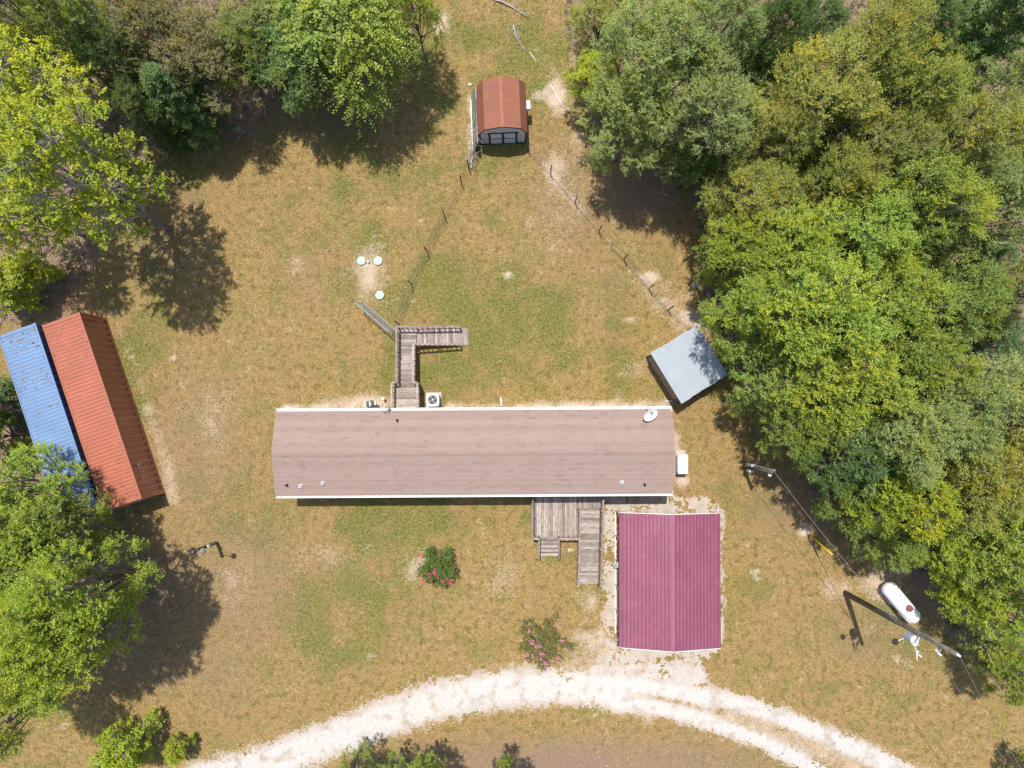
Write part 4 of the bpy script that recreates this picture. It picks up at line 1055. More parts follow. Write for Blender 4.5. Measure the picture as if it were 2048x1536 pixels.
# ================================================================ poles, lines
def utility_pole():
    b, t = at(1691, 1186, 0), at(1914, 1309, 11.65)
    root = empty('utility_pole', b, 0, 'tall wooden utility pole with grey transformer beside the propane tank', 'utility pole')
    T = t - b; dz = Vector((0, 0, 1))
    put('shaft', MB().tube([(-.1 * 0 - .1, 0, 0), (T.length * .5, 0, 0), (T.length, 0, 0)], [.17, .145, .115], 14).mesh('shaft', M['pole'], True), root, (0, 0, 0), T.to_track_quat('X', 'Z').to_euler())
    P = lambda h: T * (h / T.z)
    s = Vector((-.55, -.84, 0)).normalized()
    c = P(8.0) + s * .42
    MB().lathe([(.02, -.42), (.23, -.4), (.245, -.36), (.245, .36), (.22, .42), (.06, .46), (.02, .46)], 22, c).build('transformer', M['greypaint'], root, smooth=False)
    for k in range(3):
        a = -2.4 + k * .6; p = c + Vector((.20 * math.cos(a), .20 * math.sin(a), .40))
        MB().lathe([(.03, 0), (.055, .03), (.03, .06), (.055, .09), (.03, .12), (.05, .15), (.02, .24)], 10, p).build('bushing', M['white'], root)
    MB().bar(P(8.0), c, .1, .5).build('bracket', M['galv'], root)
    c2 = P(8.55) + s * .62
    MB().tube([P(8.6), P(8.6) + s * .35, c2, c2 + Vector((.1, -.5, .1))], .035, 8).build('cutout_arm', M['greypaint'], root)
    for q in (0, .35, .62):
        MB().lathe([(.025, 0), (.06, .04), (.03, .08), (.06, .12), (.03, .16), (.055, .2), (.02, .26)], 10, c2 + Vector((q * .5 - .1, -q * .9, .02))).build('insulator', M['white'], root)
    MB().tube([c2 + Vector((0, -.3, .2)), c2 + Vector((.1, -.75, .05)), c2 + Vector((.2, -.9, -.1))], .03, 6).build('fuse_tube', M['white'], root)
    lamp = P(7.6) + s * .85 + Vector((-.42, .05, .1))
    MB().tube([P(7.5), P(7.7) + s * .5, lamp], .022, 6).build('lamp_arm', M['galv'], root)
    MB().lathe([(.02, .12), (.08, .11), (.17, .02), (.18, -.03), (.15, -.05)], 18, lamp).build('lamp_head', M['trim'], root)
    for i, (h, k) in enumerate(((10.2, .22), (10.5, .3))):
        MB().lathe([(.03, 0), (.07, .04), (.035, .08), (.07, .12), (.035, .16), (.06, .2), (.02, .25)], 10, P(h) + s * (k + .12)).build('insulator', M['white'], root)
        MB().bar(P(h), P(h) + s * (k + .15), .04, .04).build('insulator_bracket', M['galv'], root)
    MB().lathe([(.03, 0), (.07, .04), (.035, .08), (.07, .12), (.035, .16), (.05, .22)], 10, T + dz * .0).build('insulator', M['white'], root)
    MB().tube([P(.3) + s * .17, P(6.5) + s * .15], .02, 6).build('ground_conduit', M['alu'], root)
    # primary drop from the neutral bracket to the transformer
    MB().tube([P(10.3) + s * .4, P(9.3) + s * .75, P(8.7) + s * .7], .01, 5).build('jumper_wire', M['wire'], root)
    return root, b, T
up_root, up_b, up_T = utility_pole()
UP = lambda h: up_b + up_T * (h / up_T.z)

def line(name, a, b, sag, r, label, cat='power line', mat='alu', n=14):
    a, b = Vector(a), Vector(b); pts = [a.lerp(b, i / n) - Vector((0, 0, sag * 4 * (i / n) * (1 - i / n))) - a for i in range(n + 1)]
    return tag(put(name, MB().tube(pts, r, 5).mesh(name, M[mat], True), None, a), label, cat)

def meter_pole():
    b, t = at(1487, 933, 0), at(1545, 944, 5.2)
    root = empty('meter_pole', b, 0, 'short wooden service pole with meter boxes near the mobile home end', 'utility pole')
    T = t - b; P = lambda h: T * (h / T.z)
    put('shaft', MB().tube([(-.1, 0, 0), (T.length, 0, 0)], [.115, .09], 12).mesh('shaft', M['pole'], True), root, (0, 0, 0), T.to_track_quat('X', 'Z').to_euler())
    soft(MB().box(P(1.5) + Vector((0, .2, 0)), (.34, .18, .9)).build('meter_box', M['greypaint'], root), .02)
    soft(MB().box(P(1.25) + Vector((.02, -.2, 0)), (.30, .16, .55)).build('breaker_box', M['greypaint'], root), .02)
    MB().lathe([(.09, 0), (.085, .1), (.03, .12)], 16).build('meter_glass', M['glass'], root, P(1.65) + Vector((0, .29, 0)), (-math.pi / 2, 0, 0))
    MB().tube([P(1.9) + Vector((.03, .2, 0)), P(4.4) + Vector((.03, .13, 0)), P(5.1) + Vector((.1, .1, .1))], .035, 8).build('mast_conduit', M['greypaint'], root)
    MB().tube([P(.1) + Vector((-.12, .08, 0)), P(1.1) + Vector((-.12, .08, 0))], .03, 6).build('lower_conduit', M['galv'], root)
    MB().lathe([(.05, 0), (.08, .04), (.07, .1), (.02, .13)], 12, P(5.05) + Vector((.12, .1, .05))).build('weatherhead', M['alu'], root)
    MB().lathe([(.04, 0), (.1, .02), (.11, .1), (.05, .16)], 14, P(4.55) + Vector((.05, -.2, 0))).build('lamp_head', M['white'], root)
    MB().bar(P(4.5), P(4.55) + Vector((.05, -.2, .05)), .03, .03).build('lamp_arm', M['galv'], root)
    for k in range(3): MB().box(P(.35 + .22 * k) + Vector((-.2, -.08 + .1 * k, 0)), (.22, .04, .05)).build('conduit_strap', M['dark'], root)
    return b + T
mt = meter_pole()
line('service_line', mt + Vector((.1, .05, -.1)), UP(6.6) + Vector((-.15, -.05, 0)), .35, .013, 'twisted service line from the short pole to the utility pole')
neu = UP(10.3) + Vector((-.25, -.38, .1))
line('power_line', up_b + up_T + Vector((0, 0, .2)), at(2160, 1725, 10.2), .5, .009, 'upper overhead wire leaving the utility pole top to the corner')
line('power_line', neu, at(2110, 1660, 9.4), .5, .009, 'lower overhead wire leaving the utility pole to the corner')
anchor = at(1612, 1064, 0)
ga = UP(10.1) + Vector((-.1, .08, 0))
line('guy_wire', anchor, ga, 0.0, .012, 'thin guy wire from the yellow guard up to the utility pole')
d = (ga - anchor).normalized()
tag(put('guy_guard', MB().tube([d * .5, d * 2.75], .045, 8).mesh('guy_guard', M['yellow'], True), None, anchor), 'yellow plastic sleeve around the foot of the guy wire', 'guard')

def lamp_post():
    b, t = at(433, 1085, 0), at(385, 1104, 3.5)
    root = empty('yard_light', b, 0, 'short dark yard light post on the left lawn', 'lamp post')
    T = t - b; P = lambda h: T * (h / T.z)
    MB().bar(Vector((0, 0, -.1)), T, .15, .15).build('post', M['pole'], root)
    lamp = Vector((.75, .2, 3.75))
    MB().tube([P(3.1), P(3.3) + Vector((.3, .08, .15)), lamp + Vector((-.15, -.03, .05)), lamp], .024, 8).build('lamp_arm', M['galv'], root)
    MB().lathe([(.02, .16), (.10, .14), (.17, .03), (.18, -.03), (.12, -.08), (.09, -.16), (.02, -.18)], 18, lamp).build('lamp_head', M['alu'], root)
    soft(MB().box(P(1.5) + Vector((.11, .02, 0)), (.12, .16, .28)).build('outlet_box', M['white'], root), .015)
    MB().tube([P(.05) + Vector((.09, .06, 0)), P(1.4) + Vector((.1, .05, 0))], .02, 6).build('conduit', M['galv'], root)
lamp_post()
# ================================================================ trees
def leaf_quads(P, D, N, L, W, fold=0.18):
    S = np.cross(D, N); S /= np.linalg.norm(S, axis=1, keepdims=True) + 1e-9
    U = np.cross(S, D)
    L = L[:, None]; W = W[:, None]
    mid = P + D * L * 0.45 + U * W * fold
    return np.stack([P, mid + S * W * 0.5, P + D * L - U * L * 0.12, mid - S * W * 0.5], 1)
def unit(a): return a / (np.linalg.norm(a, axis=-1, keepdims=True) + 1e-9)

def sprays(rng, tips, outs, twigs, tl, lpt, ll, lw, up=0.35, rand=0.75, droop=0.0, flat=1.15):
    """leafy twigs radiating from every tip; returns quads, per-leaf value v, per-spray tone t"""
    n = len(tips); k = twigs
    T = np.repeat(tips, k, 0); O = np.repeat(outs, k, 0)
    d = unit(O * 0.75 + rng.normal(0, rand, (n * k, 3)) * [1, 1, .55] + [0, 0, up])
    ln = rng.uniform(0.55, 1.15, n * k) * tl
    m = lpt; s = (np.arange(m) + 0.6) / m
    base = T[:, None, :] + d[:, None, :] * (ln[:, None] * s[None])[..., None]
    base[..., 2] -= droop * (s[None] ** 2) * ln[:, None]
    dd = np.repeat(d[:, None, :], m, 1)
    dd[..., 2] -= 2 * droop * s[None]
    side = unit(np.cross(d, [0, 0, 1.0]))[:, None, :] * np.where(np.arange(m) % 2 == 0, 1, -1)[None, :, None]
    D = unit(dd * 0.6 + side * 0.85 + rng.normal(0, 0.30, dd.shape)).reshape(-1, 3)
    N = unit(np.array([0, 0, flat]) + rng.normal(0, 0.33, D.shape) + 0.25 * np.repeat(O, m, 0))
    B = base.reshape(-1, 3); q = len(B)
    Q = leaf_quads(B, D, N, ll * rng.uniform(.7, 1.25, q), lw * rng.uniform(.75, 1.2, q))
    v = np.clip(rng.normal(.5, .24, q), 0, 1)
    tone = np.repeat(np.repeat(rng.random(n), k), m) * 0.75 + rng.random(q) * 0.3
    return Q, v, np.clip(tone, 0, 1)

def broadleaf(seed, R=4.5, H=12.0, lobes=11, tips=26, twigs=5, lpt=7, tl=0.75, ll=0.21, lw=0.12, droop=0.0, flatness=0.62, bare=0.5,
              limb_r=0.02, bark='bark', lobe_r=(0.30, 0.46), up=.35, crown_low=0.22, skirt=5):
    rng = np.random.default_rng(seed); rnd = random.Random(seed)
    zc = H * (crown_low + (1 - crown_low) * 0.52); Hh = (H - H * crown_low) / 2
    cent = []; lr = []
    for i in range(lobes):
        if i == 0: p = (rnd.uniform(-.1, .1), rnd.uniform(-.1, .1), .55)
        else:
            a = i * 2.399 + rnd.uniform(-.4, .4); rr = math.sqrt((i + .2) / lobes) * 0.78 * rnd.uniform(.85, 1.12)
            p = (rr * math.cos(a), rr * math.sin(a), (0.62 - 1.05 * rr * rr) * flatness / .62 + rnd.uniform(-.22, .22))
        cent.append((p[0] * R, p[1] * R, zc + p[2] * Hh)); lr.append(R * rnd.uniform(*lobe_r) * (1.05 if i < 3 else 0.92))
    for i in range(skirt):
        a = i * 6.283 / skirt + rnd.uniform(-.4, .4); rr = rnd.uniform(.5, .78)
        cent.append((R * rr * math.cos(a), R * rr * math.sin(a), zc - Hh * rnd.uniform(.35, .75))); lr.append(R * rnd.uniform(*lobe_r) * .9)
    cent = np.array(cent); lr = np.array(lr)
    tp = []; ou = []
    for c, r in zip(cent, lr):
        u = unit(rng.normal(0, 1, (tips, 3)) + [0, 0, .55]); rr = rng.uniform(.55, 1.0, (tips, 1)) ** .6
        u2 = u * [1, 1, .78]
        tp.append(c + u2 * r * rr); ou.append(unit(u * .8 + unit((c - [0, 0, zc * .8]) * [1, 1, .6]) * .5))
    tp = np.concatenate(tp); ou = np.concatenate(ou)
    Q, v, t = sprays(rng, tp, ou, twigs, tl, lpt, ll, lw, up=up, droop=droop)
    lobe_tone = np.repeat(np.repeat(rng.normal(0, .22, len(cent)), tips), twigs * lpt)
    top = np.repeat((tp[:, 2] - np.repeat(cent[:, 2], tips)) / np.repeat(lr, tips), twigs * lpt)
    t = np.clip(t * .8 + lobe_tone + .22 * top, 0, 1)  # upper sprays of each lobe yellower: young leaf tint plus painted sun highlights
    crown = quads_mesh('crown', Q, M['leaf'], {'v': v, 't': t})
    w = MB(); r0 = 0.028 * H * .5 + .03
    fork = np.array([rnd.uniform(-.2, .2), rnd.uniform(-.2, .2), H * crown_low * .8])
    w.tube([(0, 0, -.2), (rnd.uniform(-.08, .08), rnd.uniform(-.08, .08), fork[2] * .5), tuple(fork), (fork[0] * 1.3, fork[1] * 1.3, H * .62), (fork[0] * 1.2, fork[1] * 1.6, H * .84)],
           [r0 * 1.25, r0, r0 * .85, r0 * .5, r0 * .15], 9)
    tm = w.mesh('trunk', M['bark'], True); w = MB()
    ti = 0
    for c, r in zip(cent, lr):
        s = fork + np.array([0, 0, rnd.uniform(0, .35) * (c[2] - fork[2])]); mid = (s + c) / 2 + np.array([0, 0, -.25 * rnd.random()]) + rng.normal(0, .18, 3)
        w.tube([tuple(s), tuple(mid), tuple(c), tuple(c + (c - mid) * .35 + [0, 0, .1])], [r0 * .5, r0 * .34, r0 * .2, r0 * .06], 6)
        for j in range(tips):
            q = tp[ti]; ti += 1
            if rnd.random() < bare:
                mm = (c + q) / 2 + rng.normal(0, .12, 3)
                w.tube([tuple(c + rng.normal(0, .1, 3)), tuple(mm), tuple(q), tuple(q + (q - mm) * .4)], [limb_r * 1.4, limb_r, limb_r * .6, limb_r * .25], 4, False)
    return tm, crown, w.mesh('limbs', M[bark], True)

def conifer(seed, R=2.4, H=7.5, n=120, twigs=7, ll=0.16, lw=0.05, gap=1.0):
    rng = np.random.default_rng(seed); rnd = random.Random(seed); w = MB()
    w.tube([(0, 0, -.2), (0, 0, H * .5), (0, 0, H * .98)], [.16, .09, .015], 8)
    Qs = []; vs = []; ts = []
    for i in range(n):
        f = (i + .5) / n; z = H * (.12 + .86 * f); rad = R * (1 - f) ** .8 * rnd.uniform(.75, 1.1) + .15; a = i * 2.399 + rnd.uniform(-.3, .3)
        d = np.array([math.cos(a), math.sin(a), .25 + .3 * f]); e = np.array([0, 0, z]) + d * rad
        w.tube([(0, 0, z), tuple(e)], [.02, .006], 4, False)
        m = max(3, int(rad * 4)); tp = np.array([0, 0, z]) + d * rad * np.linspace(.3, 1, m)[:, None]
        Q, v, t = sprays(rng, tp, np.repeat(d[None], m, 0), twigs, .42, 7, ll, lw, up=.15, rand=.55, flat=.8)
        Qs.append(Q); vs.append(v); ts.append(t * .7 + .3 * (rnd.random() < .3))
    return w.mesh('trunk', M['bark'], True), quads_mesh('crown', np.concatenate(Qs), M['leaf'], {'v': np.concatenate(vs), 't': np.concatenate(ts)})

TREES = {
    'oak': [broadleaf(101, 4.5, 12, 19, 22, 6, 8, ll=.165, lw=.092, lobe_r=(.22, .36)), broadleaf(102, 4.5, 12, 23, 19, 6, 8, ll=.165, lw=.092, lobe_r=(.20, .34)), broadleaf(103, 4.5, 12, 17, 25, 6, 8, ll=.165, lw=.092, lobe_r=(.24, .38))],
    'gum': [broadleaf(201, 4.5, 12, 20, 19, 4, 8, tl=.75, ll=.19, lw=.13, bare=.9, limb_r=.026, bark='palebark', lobe_r=(.28, .42)),
            broadleaf(202, 4.5, 12, 18, 20, 4, 8, tl=.75, ll=.19, lw=.13, bare=.9, limb_r=.026, bark='palebark', lobe_r=(.28, .42))],
    'fine': [broadleaf(301, 4.5, 12, 20, 22, 6, 9, tl=.75, ll=.16, lw=.07, bare=.4, lobe_r=(.22, .36)), broadleaf(302, 4.5, 12, 18, 24, 6, 9, tl=.75, ll=.16, lw=.07, bare=.4, lobe_r=(.24, .38))],
    'elm': [broadleaf(401, 4.5, 11, 14, 18, 4, 17, tl=1.95, ll=.19, lw=.13, droop=.30, up=.1, bare=.5, lobe_r=(.26, .40)), broadleaf(402, 4.5, 11, 12, 22, 4, 12, tl=1.3, ll=.19, lw=.12, droop=.28, up=.1)],
    'cedar': [conifer(501), conifer(502, 2.2, 8, 130)],
    'bush': [broadleaf(601, 1.6, 2.6, 9, 16, 5, 6, tl=.38, ll=.15, lw=.085, crown_low=.08, skirt=3, lobe_r=(.3, .46), flatness=.8), broadleaf(602, 1.6, 3.0, 8, 18, 5, 6, tl=.42, ll=.16, lw=.09, crown_low=.08, skirt=3, flatness=.8)],
}
BASE = {'oak': (4.5, 12), 'gum': (4.5, 12), 'fine': (4.5, 12), 'elm': (4.5, 11), 'cedar': (2.4, 7.5), 'bush': (1.6, 2.6)}
def lin(r, g, b): return tuple((c / 255) ** 2.2 for c in (r, g, b))
TINT = {'mid': (0.260, 0.340, 0.070), 'bright': (0.305, 0.395, 0.066), 'dark': (0.130, 0.205, 0.066), 'greyg': (0.310, 0.375, 0.125), 'olive': (0.330, 0.352, 0.085),
        'yellow': (0.400, 0.450, 0.050), 'blue': (0.180, 0.275, 0.100), 'lime': (0.370, 0.440, 0.052), 'brown': (0.260, 0.240, 0.110)}
tree_i = 0
def tree(px, py, rpx, h, kind, tint, label, name=None, group=None, lowz=None):
    global tree_i; tree_i += 1
    rnd = random.Random(tree_i * 13 + 5); R0, H0 = BASE[kind]
    zc = h * (.70 if kind not in ('bush', 'cedar') else .5)
    p = at(px, py, zc); p.z = 0; Rm = rpx * (CAM_H - zc) / FOC * (.9 if kind not in ('bush', 'cedar') else 1)
    name = name or {'oak': 'oak_tree', 'gum': 'sweetgum_tree', 'fine': 'willow_oak_tree', 'elm': 'elm_tree', 'cedar': 'cedar_tree', 'bush': 'bush'}[kind]
    root = empty(name, p, rnd.uniform(0, 6.28), label, 'bush' if kind == 'bush' else 'tree', group)
    root.scale = (Rm / R0 * rnd.uniform(.95, 1.05), Rm / R0 * rnd.uniform(.95, 1.05), h / H0)
    tr, cr, *lm = TREES[kind][rnd.randrange(len(TREES[kind]))]
    put('trunk', tr, root); c = put('crown', cr, root)
    for l in lm: put('limbs', l, root)
    t = TINT[tint]; k = rnd.uniform(.9, 1.12); c.color = (t[0] * k * rnd.uniform(.95, 1.05), t[1] * k, t[2] * k * rnd.uniform(.85, 1.15), 1)
    return root
G1, G2, G3, G4 = 'trees at the upper left corner', 'oaks at the lower left', 'trees of the right hand wood', 'bushes along the bottom edge'
for a in [
    (45, 175, 150, 13, 'gum', 'yellow', 'yellow green sweetgum reaching into the upper left frame edge', G1),
    (122, 342, 165, 16, 'gum', 'yellow', 'big yellow green sweetgum casting its shadow above the containers', G1),
    (-10, 400, 110, 12, 'gum', 'yellow', 'yellow green sweetgum at the left edge above the blue container', G1),
    (135, 35, 95, 13, 'oak', 'mid', 'green tree above the yellow sweetgums at top left', G1),
    (20, 10, 90, 13, 'fine', 'olive', 'olive tree filling the extreme upper left corner', G1),
    (232, 120, 70, 10, 'oak', 'dark', 'dark green tree between sweetgums and grey twiggy tree', G1),
    (310, 50, 110, 10, 'fine', 'brown', 'brownish olive tree at the top, left of the twiggy one', G1),
    (405, 115, 112, 9, 'fine', 'brown', 'grey brown twiggy tree behind the lone conifer', G1),
    (280, 210, 60, 8, 'oak', 'dark', 'small dark tree left of the lone conifer', G1),
    (375, 215, 72, 8, 'cedar', 'blue', 'conifer with pale tips at the edge of the shade', G1),
    (335, 265, 36, 5, 'cedar', 'dark', 'low dark conifer tucked below the bigger conifer', G1),
    (515, 35, 90, 9, 'fine', 'greyg', 'grey green tree left of the drooping elm at top', G1),
    (600, 120, 105, 8.5, 'oak', 'blue', 'dark blue green tree under the left side of the drooping elm', G1),
    (685, 38, 150, 10.5, 'elm', 'mid', 'bright green elm with long drooping sprays above the clearing', G1),
    (630, 5, 115, 10, 'elm', 'mid', 'darker elm behind the bright drooping one', G1),
    (820, -5, 70, 10, 'elm', 'bright', 'bright elm top cut by the upper frame edge', G1),
    (8, 990, 108, 11, 'oak', 'bright', 'green oak overhanging the foot of the blue container', G2),
    (88, 1055, 92, 11, 'oak', 'mid', 'oak just below the red container end', G2),
    (40, 1115, 135, 12, 'oak', 'bright', 'oak at the left edge in the middle of the lower left clump', G2),
    (120, 1200, 122, 15, 'oak', 'bright', 'rightmost oak of the lower left clump', G2),
    (105, 1290, 126, 14, 'oak', 'bright', 'lowest large oak of the lower left clump', G2),
    (30, 1320, 135, 13, 'oak', 'bright', 'oak with pale bare limbs at the lower left edge', G2),
    (-42, 1445, 108, 13, 'oak', 'bright', 'oak leaning into the frame at the bottom left corner', G2),
    (-8, 800, 48, 4.5, 'bush', 'dark', 'dark thicket shrub left of the blue container', 'shrubs by the containers'),
    (-5, 875, 50, 4.5, 'bush', 'mid', 'green shrub at the lower left side of the blue container', 'shrubs by the containers'),
    (20, 570, 55, 4, 'bush', 'lime', 'yellow green vine thicket above the blue container', 'shrubs by the containers'),
    (70, 545, 40, 3, 'bush', 'yellow', 'low yellowing vine bush between sweetgum and containers', 'shrubs by the containers'),
    (258, 1490, 46, 4.2, 'bush', 'lime', 'larger bright green bush at the bottom left', G4),
    (360, 1495, 25, 2.2, 'bush', 'lime', 'smaller bright green bush at the bottom left', G4),
    (690, 1574, 52, 8.5, 'oak', 'bright', 'young tree at the bottom edge on the gravel drive side', G4),
    (850, 1582, 56, 8.5, 'oak', 'bright', 'young tree at the bottom edge, right of the drive curve', G4),
    (770, 1600, 60, 8.5, 'oak', 'bright', 'young tree mostly below the bottom edge between two others', G4),
    (1012, 1592, 52, 8.5, 'oak', 'bright', 'tree below the frame whose shadow touches the bottom edge', G4),
    (2105, 1560, 45, 6, 'oak', 'mid', 'tree twig end at the bottom right corner', G4),
    # right-hand wood, from the top down
    (1205, 30, 80, 8, 'fine', 'olive', 'olive tree at the top right of the clearing', G3),
    (1185, 150, 62, 6, 'oak', 'yellow', 'small yellow green tree at the forest edge right of the barn shed', G3),
    (1310, 105, 150, 14, 'fine', 'greyg', 'broad grey green willow oak at the top of the wood', G3),
    (1430, 50, 115, 14, 'fine', 'greyg', 'grey green willow oak touching the top frame edge', G3),
    (1425, 225, 125, 13, 'fine', 'greyg', 'grey green willow oak behind the forest edge shade', G3),
    (1265, 235, 112, 9.5, 'fine', 'greyg', 'grey green oak leaning over the shaded fence bend', G3),
    (1400, 315, 80, 7.5, 'oak', 'dark', 'dark oak at the top of the shaded bay', G3),
    (1500, 400, 105, 10, 'fine', 'olive', 'rounded fine leaved olive tree right of the shaded bay', G3),
    (1555, 60, 80, 12, 'oak', 'dark', 'dark tree in the top gap of the wood', G3),
    (1640, 190, 135, 14, 'fine', 'olive', 'large olive feathery tree in the upper wood', G3),
    (1560, 270, 85, 12, 'fine', 'olive', 'olive tree between willow oak and large feathery one', G3),
    (1735, 110, 115, 14, 'fine', 'olive', 'olive tree near the top, left of the dark gap', G3),
    (1840, 35, 95, 10, 'oak', 'dark', 'dark low tree in the gap at the top right', G3),
    (1820, 195, 105, 14, 'oak', 'olive', 'yellowish tree in the upper right wood', G3),
    (1965, 70, 110, 13, 'cedar', 'blue', 'bluish green cedar at the top right corner', G3),
    (2020, 190, 100, 12, 'fine', 'greyg', 'grey green tree at the right edge below the cedar', G3),
    (1920, 290, 120, 14, 'fine', 'olive', 'olive tree right of the yellowish upper one', G3),
    (1760, 310, 100, 13, 'oak', 'olive', 'olive green tree in the centre of the upper wood', G3),
    (1665, 375, 90, 12, 'fine', 'olive', 'olive tree right of the rounded fine leaved one', G3),
    (1850, 420, 130, 14, 'oak', 'mid', 'large green tree in the right upper wood', G3),
    (1990, 420, 110, 13, 'oak', 'greyg', 'grey green tree at the right edge, upper half', G3),
    (1482, 495, 90, 10, 'oak', 'bright', 'bright tree at the forest edge above the fence end', G3),
    (1590, 490, 105, 12, 'oak', 'bright', 'bright tree just inside the wood above the lean to', G3),
    (1725, 485, 125, 13, 'oak', 'bright', 'broad light green tree in mid wood', G3),
    (1522, 620, 112, 11, 'oak', 'bright', 'bright tree overhanging the lean to roof', G3),
    (1640, 625, 135, 14, 'oak', 'bright', 'tall bright tree behind the one over the lean to', G3),
    (1785, 610, 120, 13, 'oak', 'bright', 'bright tree in mid wood right of the tall one', G3),
    (1905, 600, 110, 12, 'oak', 'mid', 'green tree left of the dark hollow', G3),
    (2025, 580, 80, 11, 'oak', 'greyg', 'grey green tree above the dark hollow at the right edge', G3),
    (1995, 690, 75, 5, 'oak', 'dark', 'low dark tree inside the hollow at the right edge', G3),
    (1568, 765, 100, 10, 'oak', 'mid', 'tree at the forest edge right of the lean to', G3),
    (1690, 760, 130, 13, 'oak', 'bright', 'broad tree two crowns right of the lean to', G3),
    (1815, 735, 120, 13, 'oak', 'mid', 'green tree below the mid wood, left of the ferny one', G3),
    (1610, 860, 85, 10, 'oak', 'mid', 'forest edge tree above the short service pole', G3),
    (1700, 900, 110, 11, 'oak', 'dark', 'darker tree behind the service pole edge', G3),
    (1790, 880, 115, 13, 'fine', 'greyg', 'grey green tree in the lower wood', G3),
    (1890, 820, 130, 14, 'fine', 'greyg', 'large soft grey green tree in the right wood', G3),
    (1985, 790, 100, 13, 'elm', 'greyg', 'ferny green tree below the dark hollow', G3),
    (2040, 880, 85, 12, 'oak', 'mid', 'green tree at the right edge below the ferny one', G3),
    (1725, 1005, 80, 9, 'oak', 'mid', 'forest edge tree above the guy wire', G3),
    (1815, 1000, 105, 12, 'oak', 'lime', 'yellow flecked tree in the lower wood', G3),
    (1930, 970, 125, 13, 'fine', 'olive', 'olive tree in the lower right wood', G3),
    (2035, 1000, 95, 12, 'oak', 'olive', 'olive tree at the right edge, lower half', G3),
    (1795, 1085, 70, 8, 'oak', 'mid', 'small tree at the forest edge above the propane tank', G3),
    (1905, 1085, 95, 9, 'oak', 'lime', 'bright yellow green tree above and right of the propane tank', G3),
    (1985, 1090, 105, 12, 'oak', 'bright', 'bright tree right of the yellow green one above the tank', G3),
    (2050, 1130, 80, 12, 'oak', 'mid', 'green tree at the right edge level with the propane tank', G3),
    (1945, 1180, 75, 7, 'oak', 'lime', 'lime green tree overhanging the propane tank', G3),
    (2015, 1220, 85, 10, 'oak', 'bright', 'bright tree right of the pole top', G3),
    (2010, 1300, 66, 6.5, 'oak', 'mid', 'tree at the forest edge below the pole top', G3),
    (2045, 1365, 62, 8, 'oak', 'mid', 'lowest tree of the right hand wood at the frame edge', G3),
]:
    tree(*a[:7], group=a[7])

for i, (px, py, where) in enumerate([
    (1500, 190, 'between the two broad willow oaks'), (1490, 110, 'below the willow oak touching the top edge'), (1560, 150, 'left of the large feathery tree'), (1640, 60, 'above the large feathery tree'),
    (1700, 240, 'right of the large feathery tree'), (1590, 340, 'above the rounded fine leaved tree'), (1740, 400, 'above the broad light green tree'), (1880, 130, 'below the dark gap at the top'),
    (1900, 210, 'between yellowish tree and bluish cedar'), (1880, 350, 'above the large green tree of the upper wood'), (1960, 350, 'between two trees at the upper right edge'), (2030, 300, 'at the right edge below the cedar'),
    (1800, 520, 'right of the broad light green tree'), (1950, 520, 'above the dark hollow'), (1960, 620, 'in the upper side of the dark hollow'), (1860, 680, 'left of the dark hollow'),
    (1750, 680, 'in the very middle of the right hand wood'), (1880, 900, 'below the large soft grey green tree'), (1960, 890, 'below the ferny tree'), (1870, 1010, 'right of the yellow flecked tree'),
    (1990, 1010, 'between the two lower olive trees'), (190, 60, 'right of the green tree at top left'), (350, 150, 'above the lone conifer'), (460, 100, 'right of the grey brown twiggy tree'),
    (540, 100, 'below the grey green tree at top'), (90, 90, 'above the uppermost sweetgum')]):
    tree(px, py, 80, 7.5, 'oak', ('dark', 'blue', 'mid')[i % 3], 'low shaded understory tree ' + where, 'understory_tree', 'shaded understory trees')

# ---------------------------------------------------------------- undergrowth and fallen leaves
def undergrowth():
    rng = np.random.default_rng(77); n = 30000
    X = rng.uniform(-40, 42, n); Y = rng.uniform(-26, 33, n)
    k = inside(X, Y, WOOD_R) | inside(X, Y, WOOD_L) | inside(X, Y, WOOD_B)
    k &= fbm(X, Y, .45, 3, 91) > .47
    X, Y = X[k], Y[k]; m = len(X)
    c = np.array([blue.location.x, blue.location.y]); dx, dy = X - c[0] - 1.3, Y - c[1]; ca, sa = math.cos(rzc), math.sin(rzc)
    lx, ly = dx * ca + dy * sa, -dx * sa + dy * ca
    k = ~((abs(lx) < 3.2) & (abs(ly) < 6.8)); X, Y = X[k], Y[k]; m = len(X)
    tp = np.stack([X, Y, np.abs(rng.normal(.15, .5, m))], -1)
    Q, v, t = sprays(rng, tp, unit(rng.normal(0, 1, (m, 3)) * [1, 1, .2] + [0, 0, .3]), 1, .6, 6, .17, .10)
    o = put('undergrowth', quads_mesh('undergrowth', Q, M['leaf'], {'v': v, 't': t})); o.color = (.085, .115, .032, 1)
    tag(o, 'low leafy undergrowth beneath the trees', 'undergrowth', kind='stuff')
undergrowth()
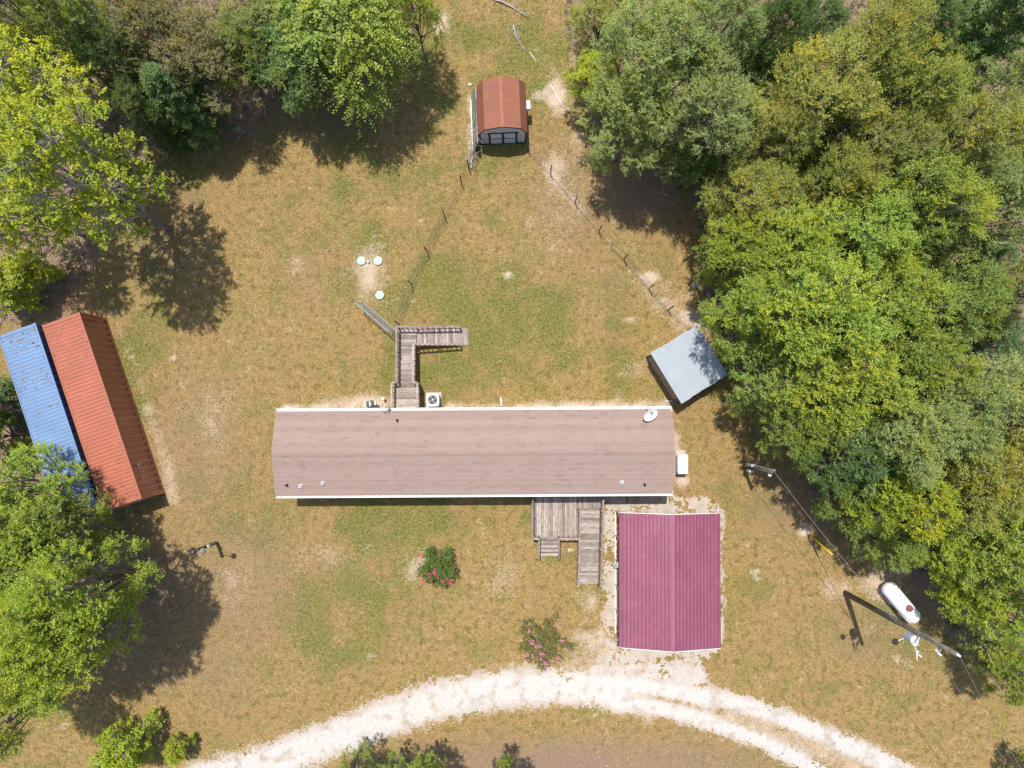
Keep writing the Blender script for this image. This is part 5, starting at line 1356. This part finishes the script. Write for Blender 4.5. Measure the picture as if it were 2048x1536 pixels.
def litter():
    rng = np.random.default_rng(78); n = 60000
    X = rng.uniform(-38, 38, n); Y = rng.uniform(-26, 30, n); g, b, w = fields(X, Y); k = rng.random(n) < w * .55 + .004
    k &= gravel_density(X, Y) < .3
    X, Y = X[k], Y[k]; m = len(X)
    P = np.stack([X, Y, rng.uniform(-.01, .05, m)], -1)
    for cn, k, hh in ((red, 130, 2.9), (blue, 170, 2.85)):                 # leaves blown onto the container roofs
        u = np.stack([rng.uniform(-1.1, 1.1, k), rng.choice([-1, 1], k) * (5.9 - np.abs(rng.normal(0, 2.6, k))).clip(0, 5.9), np.full(k, hh + .01)], -1)
        ca, sa = math.cos(rzc), math.sin(rzc)
        P = np.concatenate([P, np.stack([u[:, 0] * ca - u[:, 1] * sa + cn.location.x, u[:, 0] * sa + u[:, 1] * ca + cn.location.y, u[:, 2]], -1)])
    m = len(P); a = rng.uniform(0, 6.28, m)
    D = np.stack([np.cos(a), np.sin(a), rng.normal(0, .2, m)], -1); N = unit(np.array([0, 0, 1.0]) + rng.normal(0, .35, (m, 3)))
    Q = leaf_quads(P, unit(D), N, rng.uniform(.09, .17, m), rng.uniform(.05, .1, m))
    mt_, nt, bs = new_mat('dead_leaves', .8, .2)
    vv = nd(nt, 'Attribute', attribute_name='v').outputs['Fac']
    nt.links.new(mixc(nt, vv, (.17, .10, .06), (.42, .29, .20)), bs.inputs['Base Color'])
    o = put('leaf_litter', quads_mesh('leaf_litter', Q, mt_, {'v': rng.random(m)})); tag(o, 'brown fallen leaves scattered under the trees', 'leaves', kind='stuff')
litter()

# ---------------------------------------------------------------- flowering crape myrtles
def myrtle(px, py, rpx, h, seed, tint, pink, nblos, density, label):
    rng = np.random.default_rng(seed); rnd = random.Random(seed)
    p = at(px, py, h * .5); p.z = 0; R = rpx * (CAM_H - h * .6) / FOC
    root = empty('crape_myrtle', p, 0, label, 'bush', 'flowering crape myrtles on the lawn')
    st = MB(); tips = []; outs = []
    for i in range(int(30 * density)):
        a = i * 2.399 + rnd.uniform(-.3, .3); f = math.sqrt((i + .5) / (30 * density)); r = R * f * rnd.uniform(.75, 1.08); z = h * (1 - .45 * f * f) * rnd.uniform(.8, 1.02)
        e = np.array([r * math.cos(a), r * math.sin(a), z]); s = np.array([rnd.uniform(-.15, .15), rnd.uniform(-.15, .15), 0.])
        mid = s * .4 + e * .5 + np.array([0, 0, .2]); st.tube([tuple(s), tuple(mid), tuple(e)], [.022, .014, .006], 5, False)
        o = unit(e - s)
        for q in (.45, .62, .78, .92, 1.0):
            pp = mid + (e - mid) * (q - .4) / .6 + rng.normal(0, .09, 3); tips.append(pp); outs.append(o)
    Q, v, t = sprays(rng, np.array(tips), np.array(outs), 4, .38, 8, .10, .062, up=.2, rand=.7)
    st.build('stems', M['palebark'], root)
    c = put('foliage', quads_mesh('foliage', Q, M['leaf'], {'v': v, 't': t}), root); c.color = (*tint, 1)
    pm, nt, b = new_mat('blossom_pink_%d' % seed, .6, .2)
    vv = nd(nt, 'Attribute', attribute_name='v').outputs['Fac']
    nt.links.new(mixc(nt, vv, tuple(x * .75 for x in pink), tuple(min(1, x * 1.25 + .03) for x in pink)), b.inputs['Base Color'])
    m = 46; u = unit(rng.normal(0, 1, (m, 3))); cone = u * [.075, .075, .13] * rng.uniform(.4, 1, (m, 1))
    bq = quads_mesh('blossom', leaf_quads(cone, unit(u + rng.normal(0, .4, (m, 3))), unit(rng.normal(0, 1, (m, 3))), np.full(m, .065), np.full(m, .055)), pm, {'v': rng.random(m)})
    for i in range(nblos):
        a = rnd.uniform(0, 6.28); f = math.sqrt(rnd.random()) * 1.02
        if rnd.random() < .55: a = rnd.gauss(-1.5, .8)
        put('blossom', bq, root, (R * f * math.cos(a), R * f * math.sin(a), h * (1 - .42 * f * f) + .06), (rnd.gauss(0, .5), rnd.gauss(0, .5), rnd.uniform(0, 6)), (rnd.uniform(.6, 1.15),) * 3)
myrtle(875, 1130, 42, 1.9, 31, (.11, .175, .040), (.62, .05, .16), 24, 1.0, 'round dense crape myrtle with hot pink blossoms on the front lawn')
myrtle(1084, 1280, 52, 2.5, 32, (.185, .175, .062), (.62, .25, .33), 24, .95, 'looser crape myrtle with pale pink blossoms beside the gravel drive')
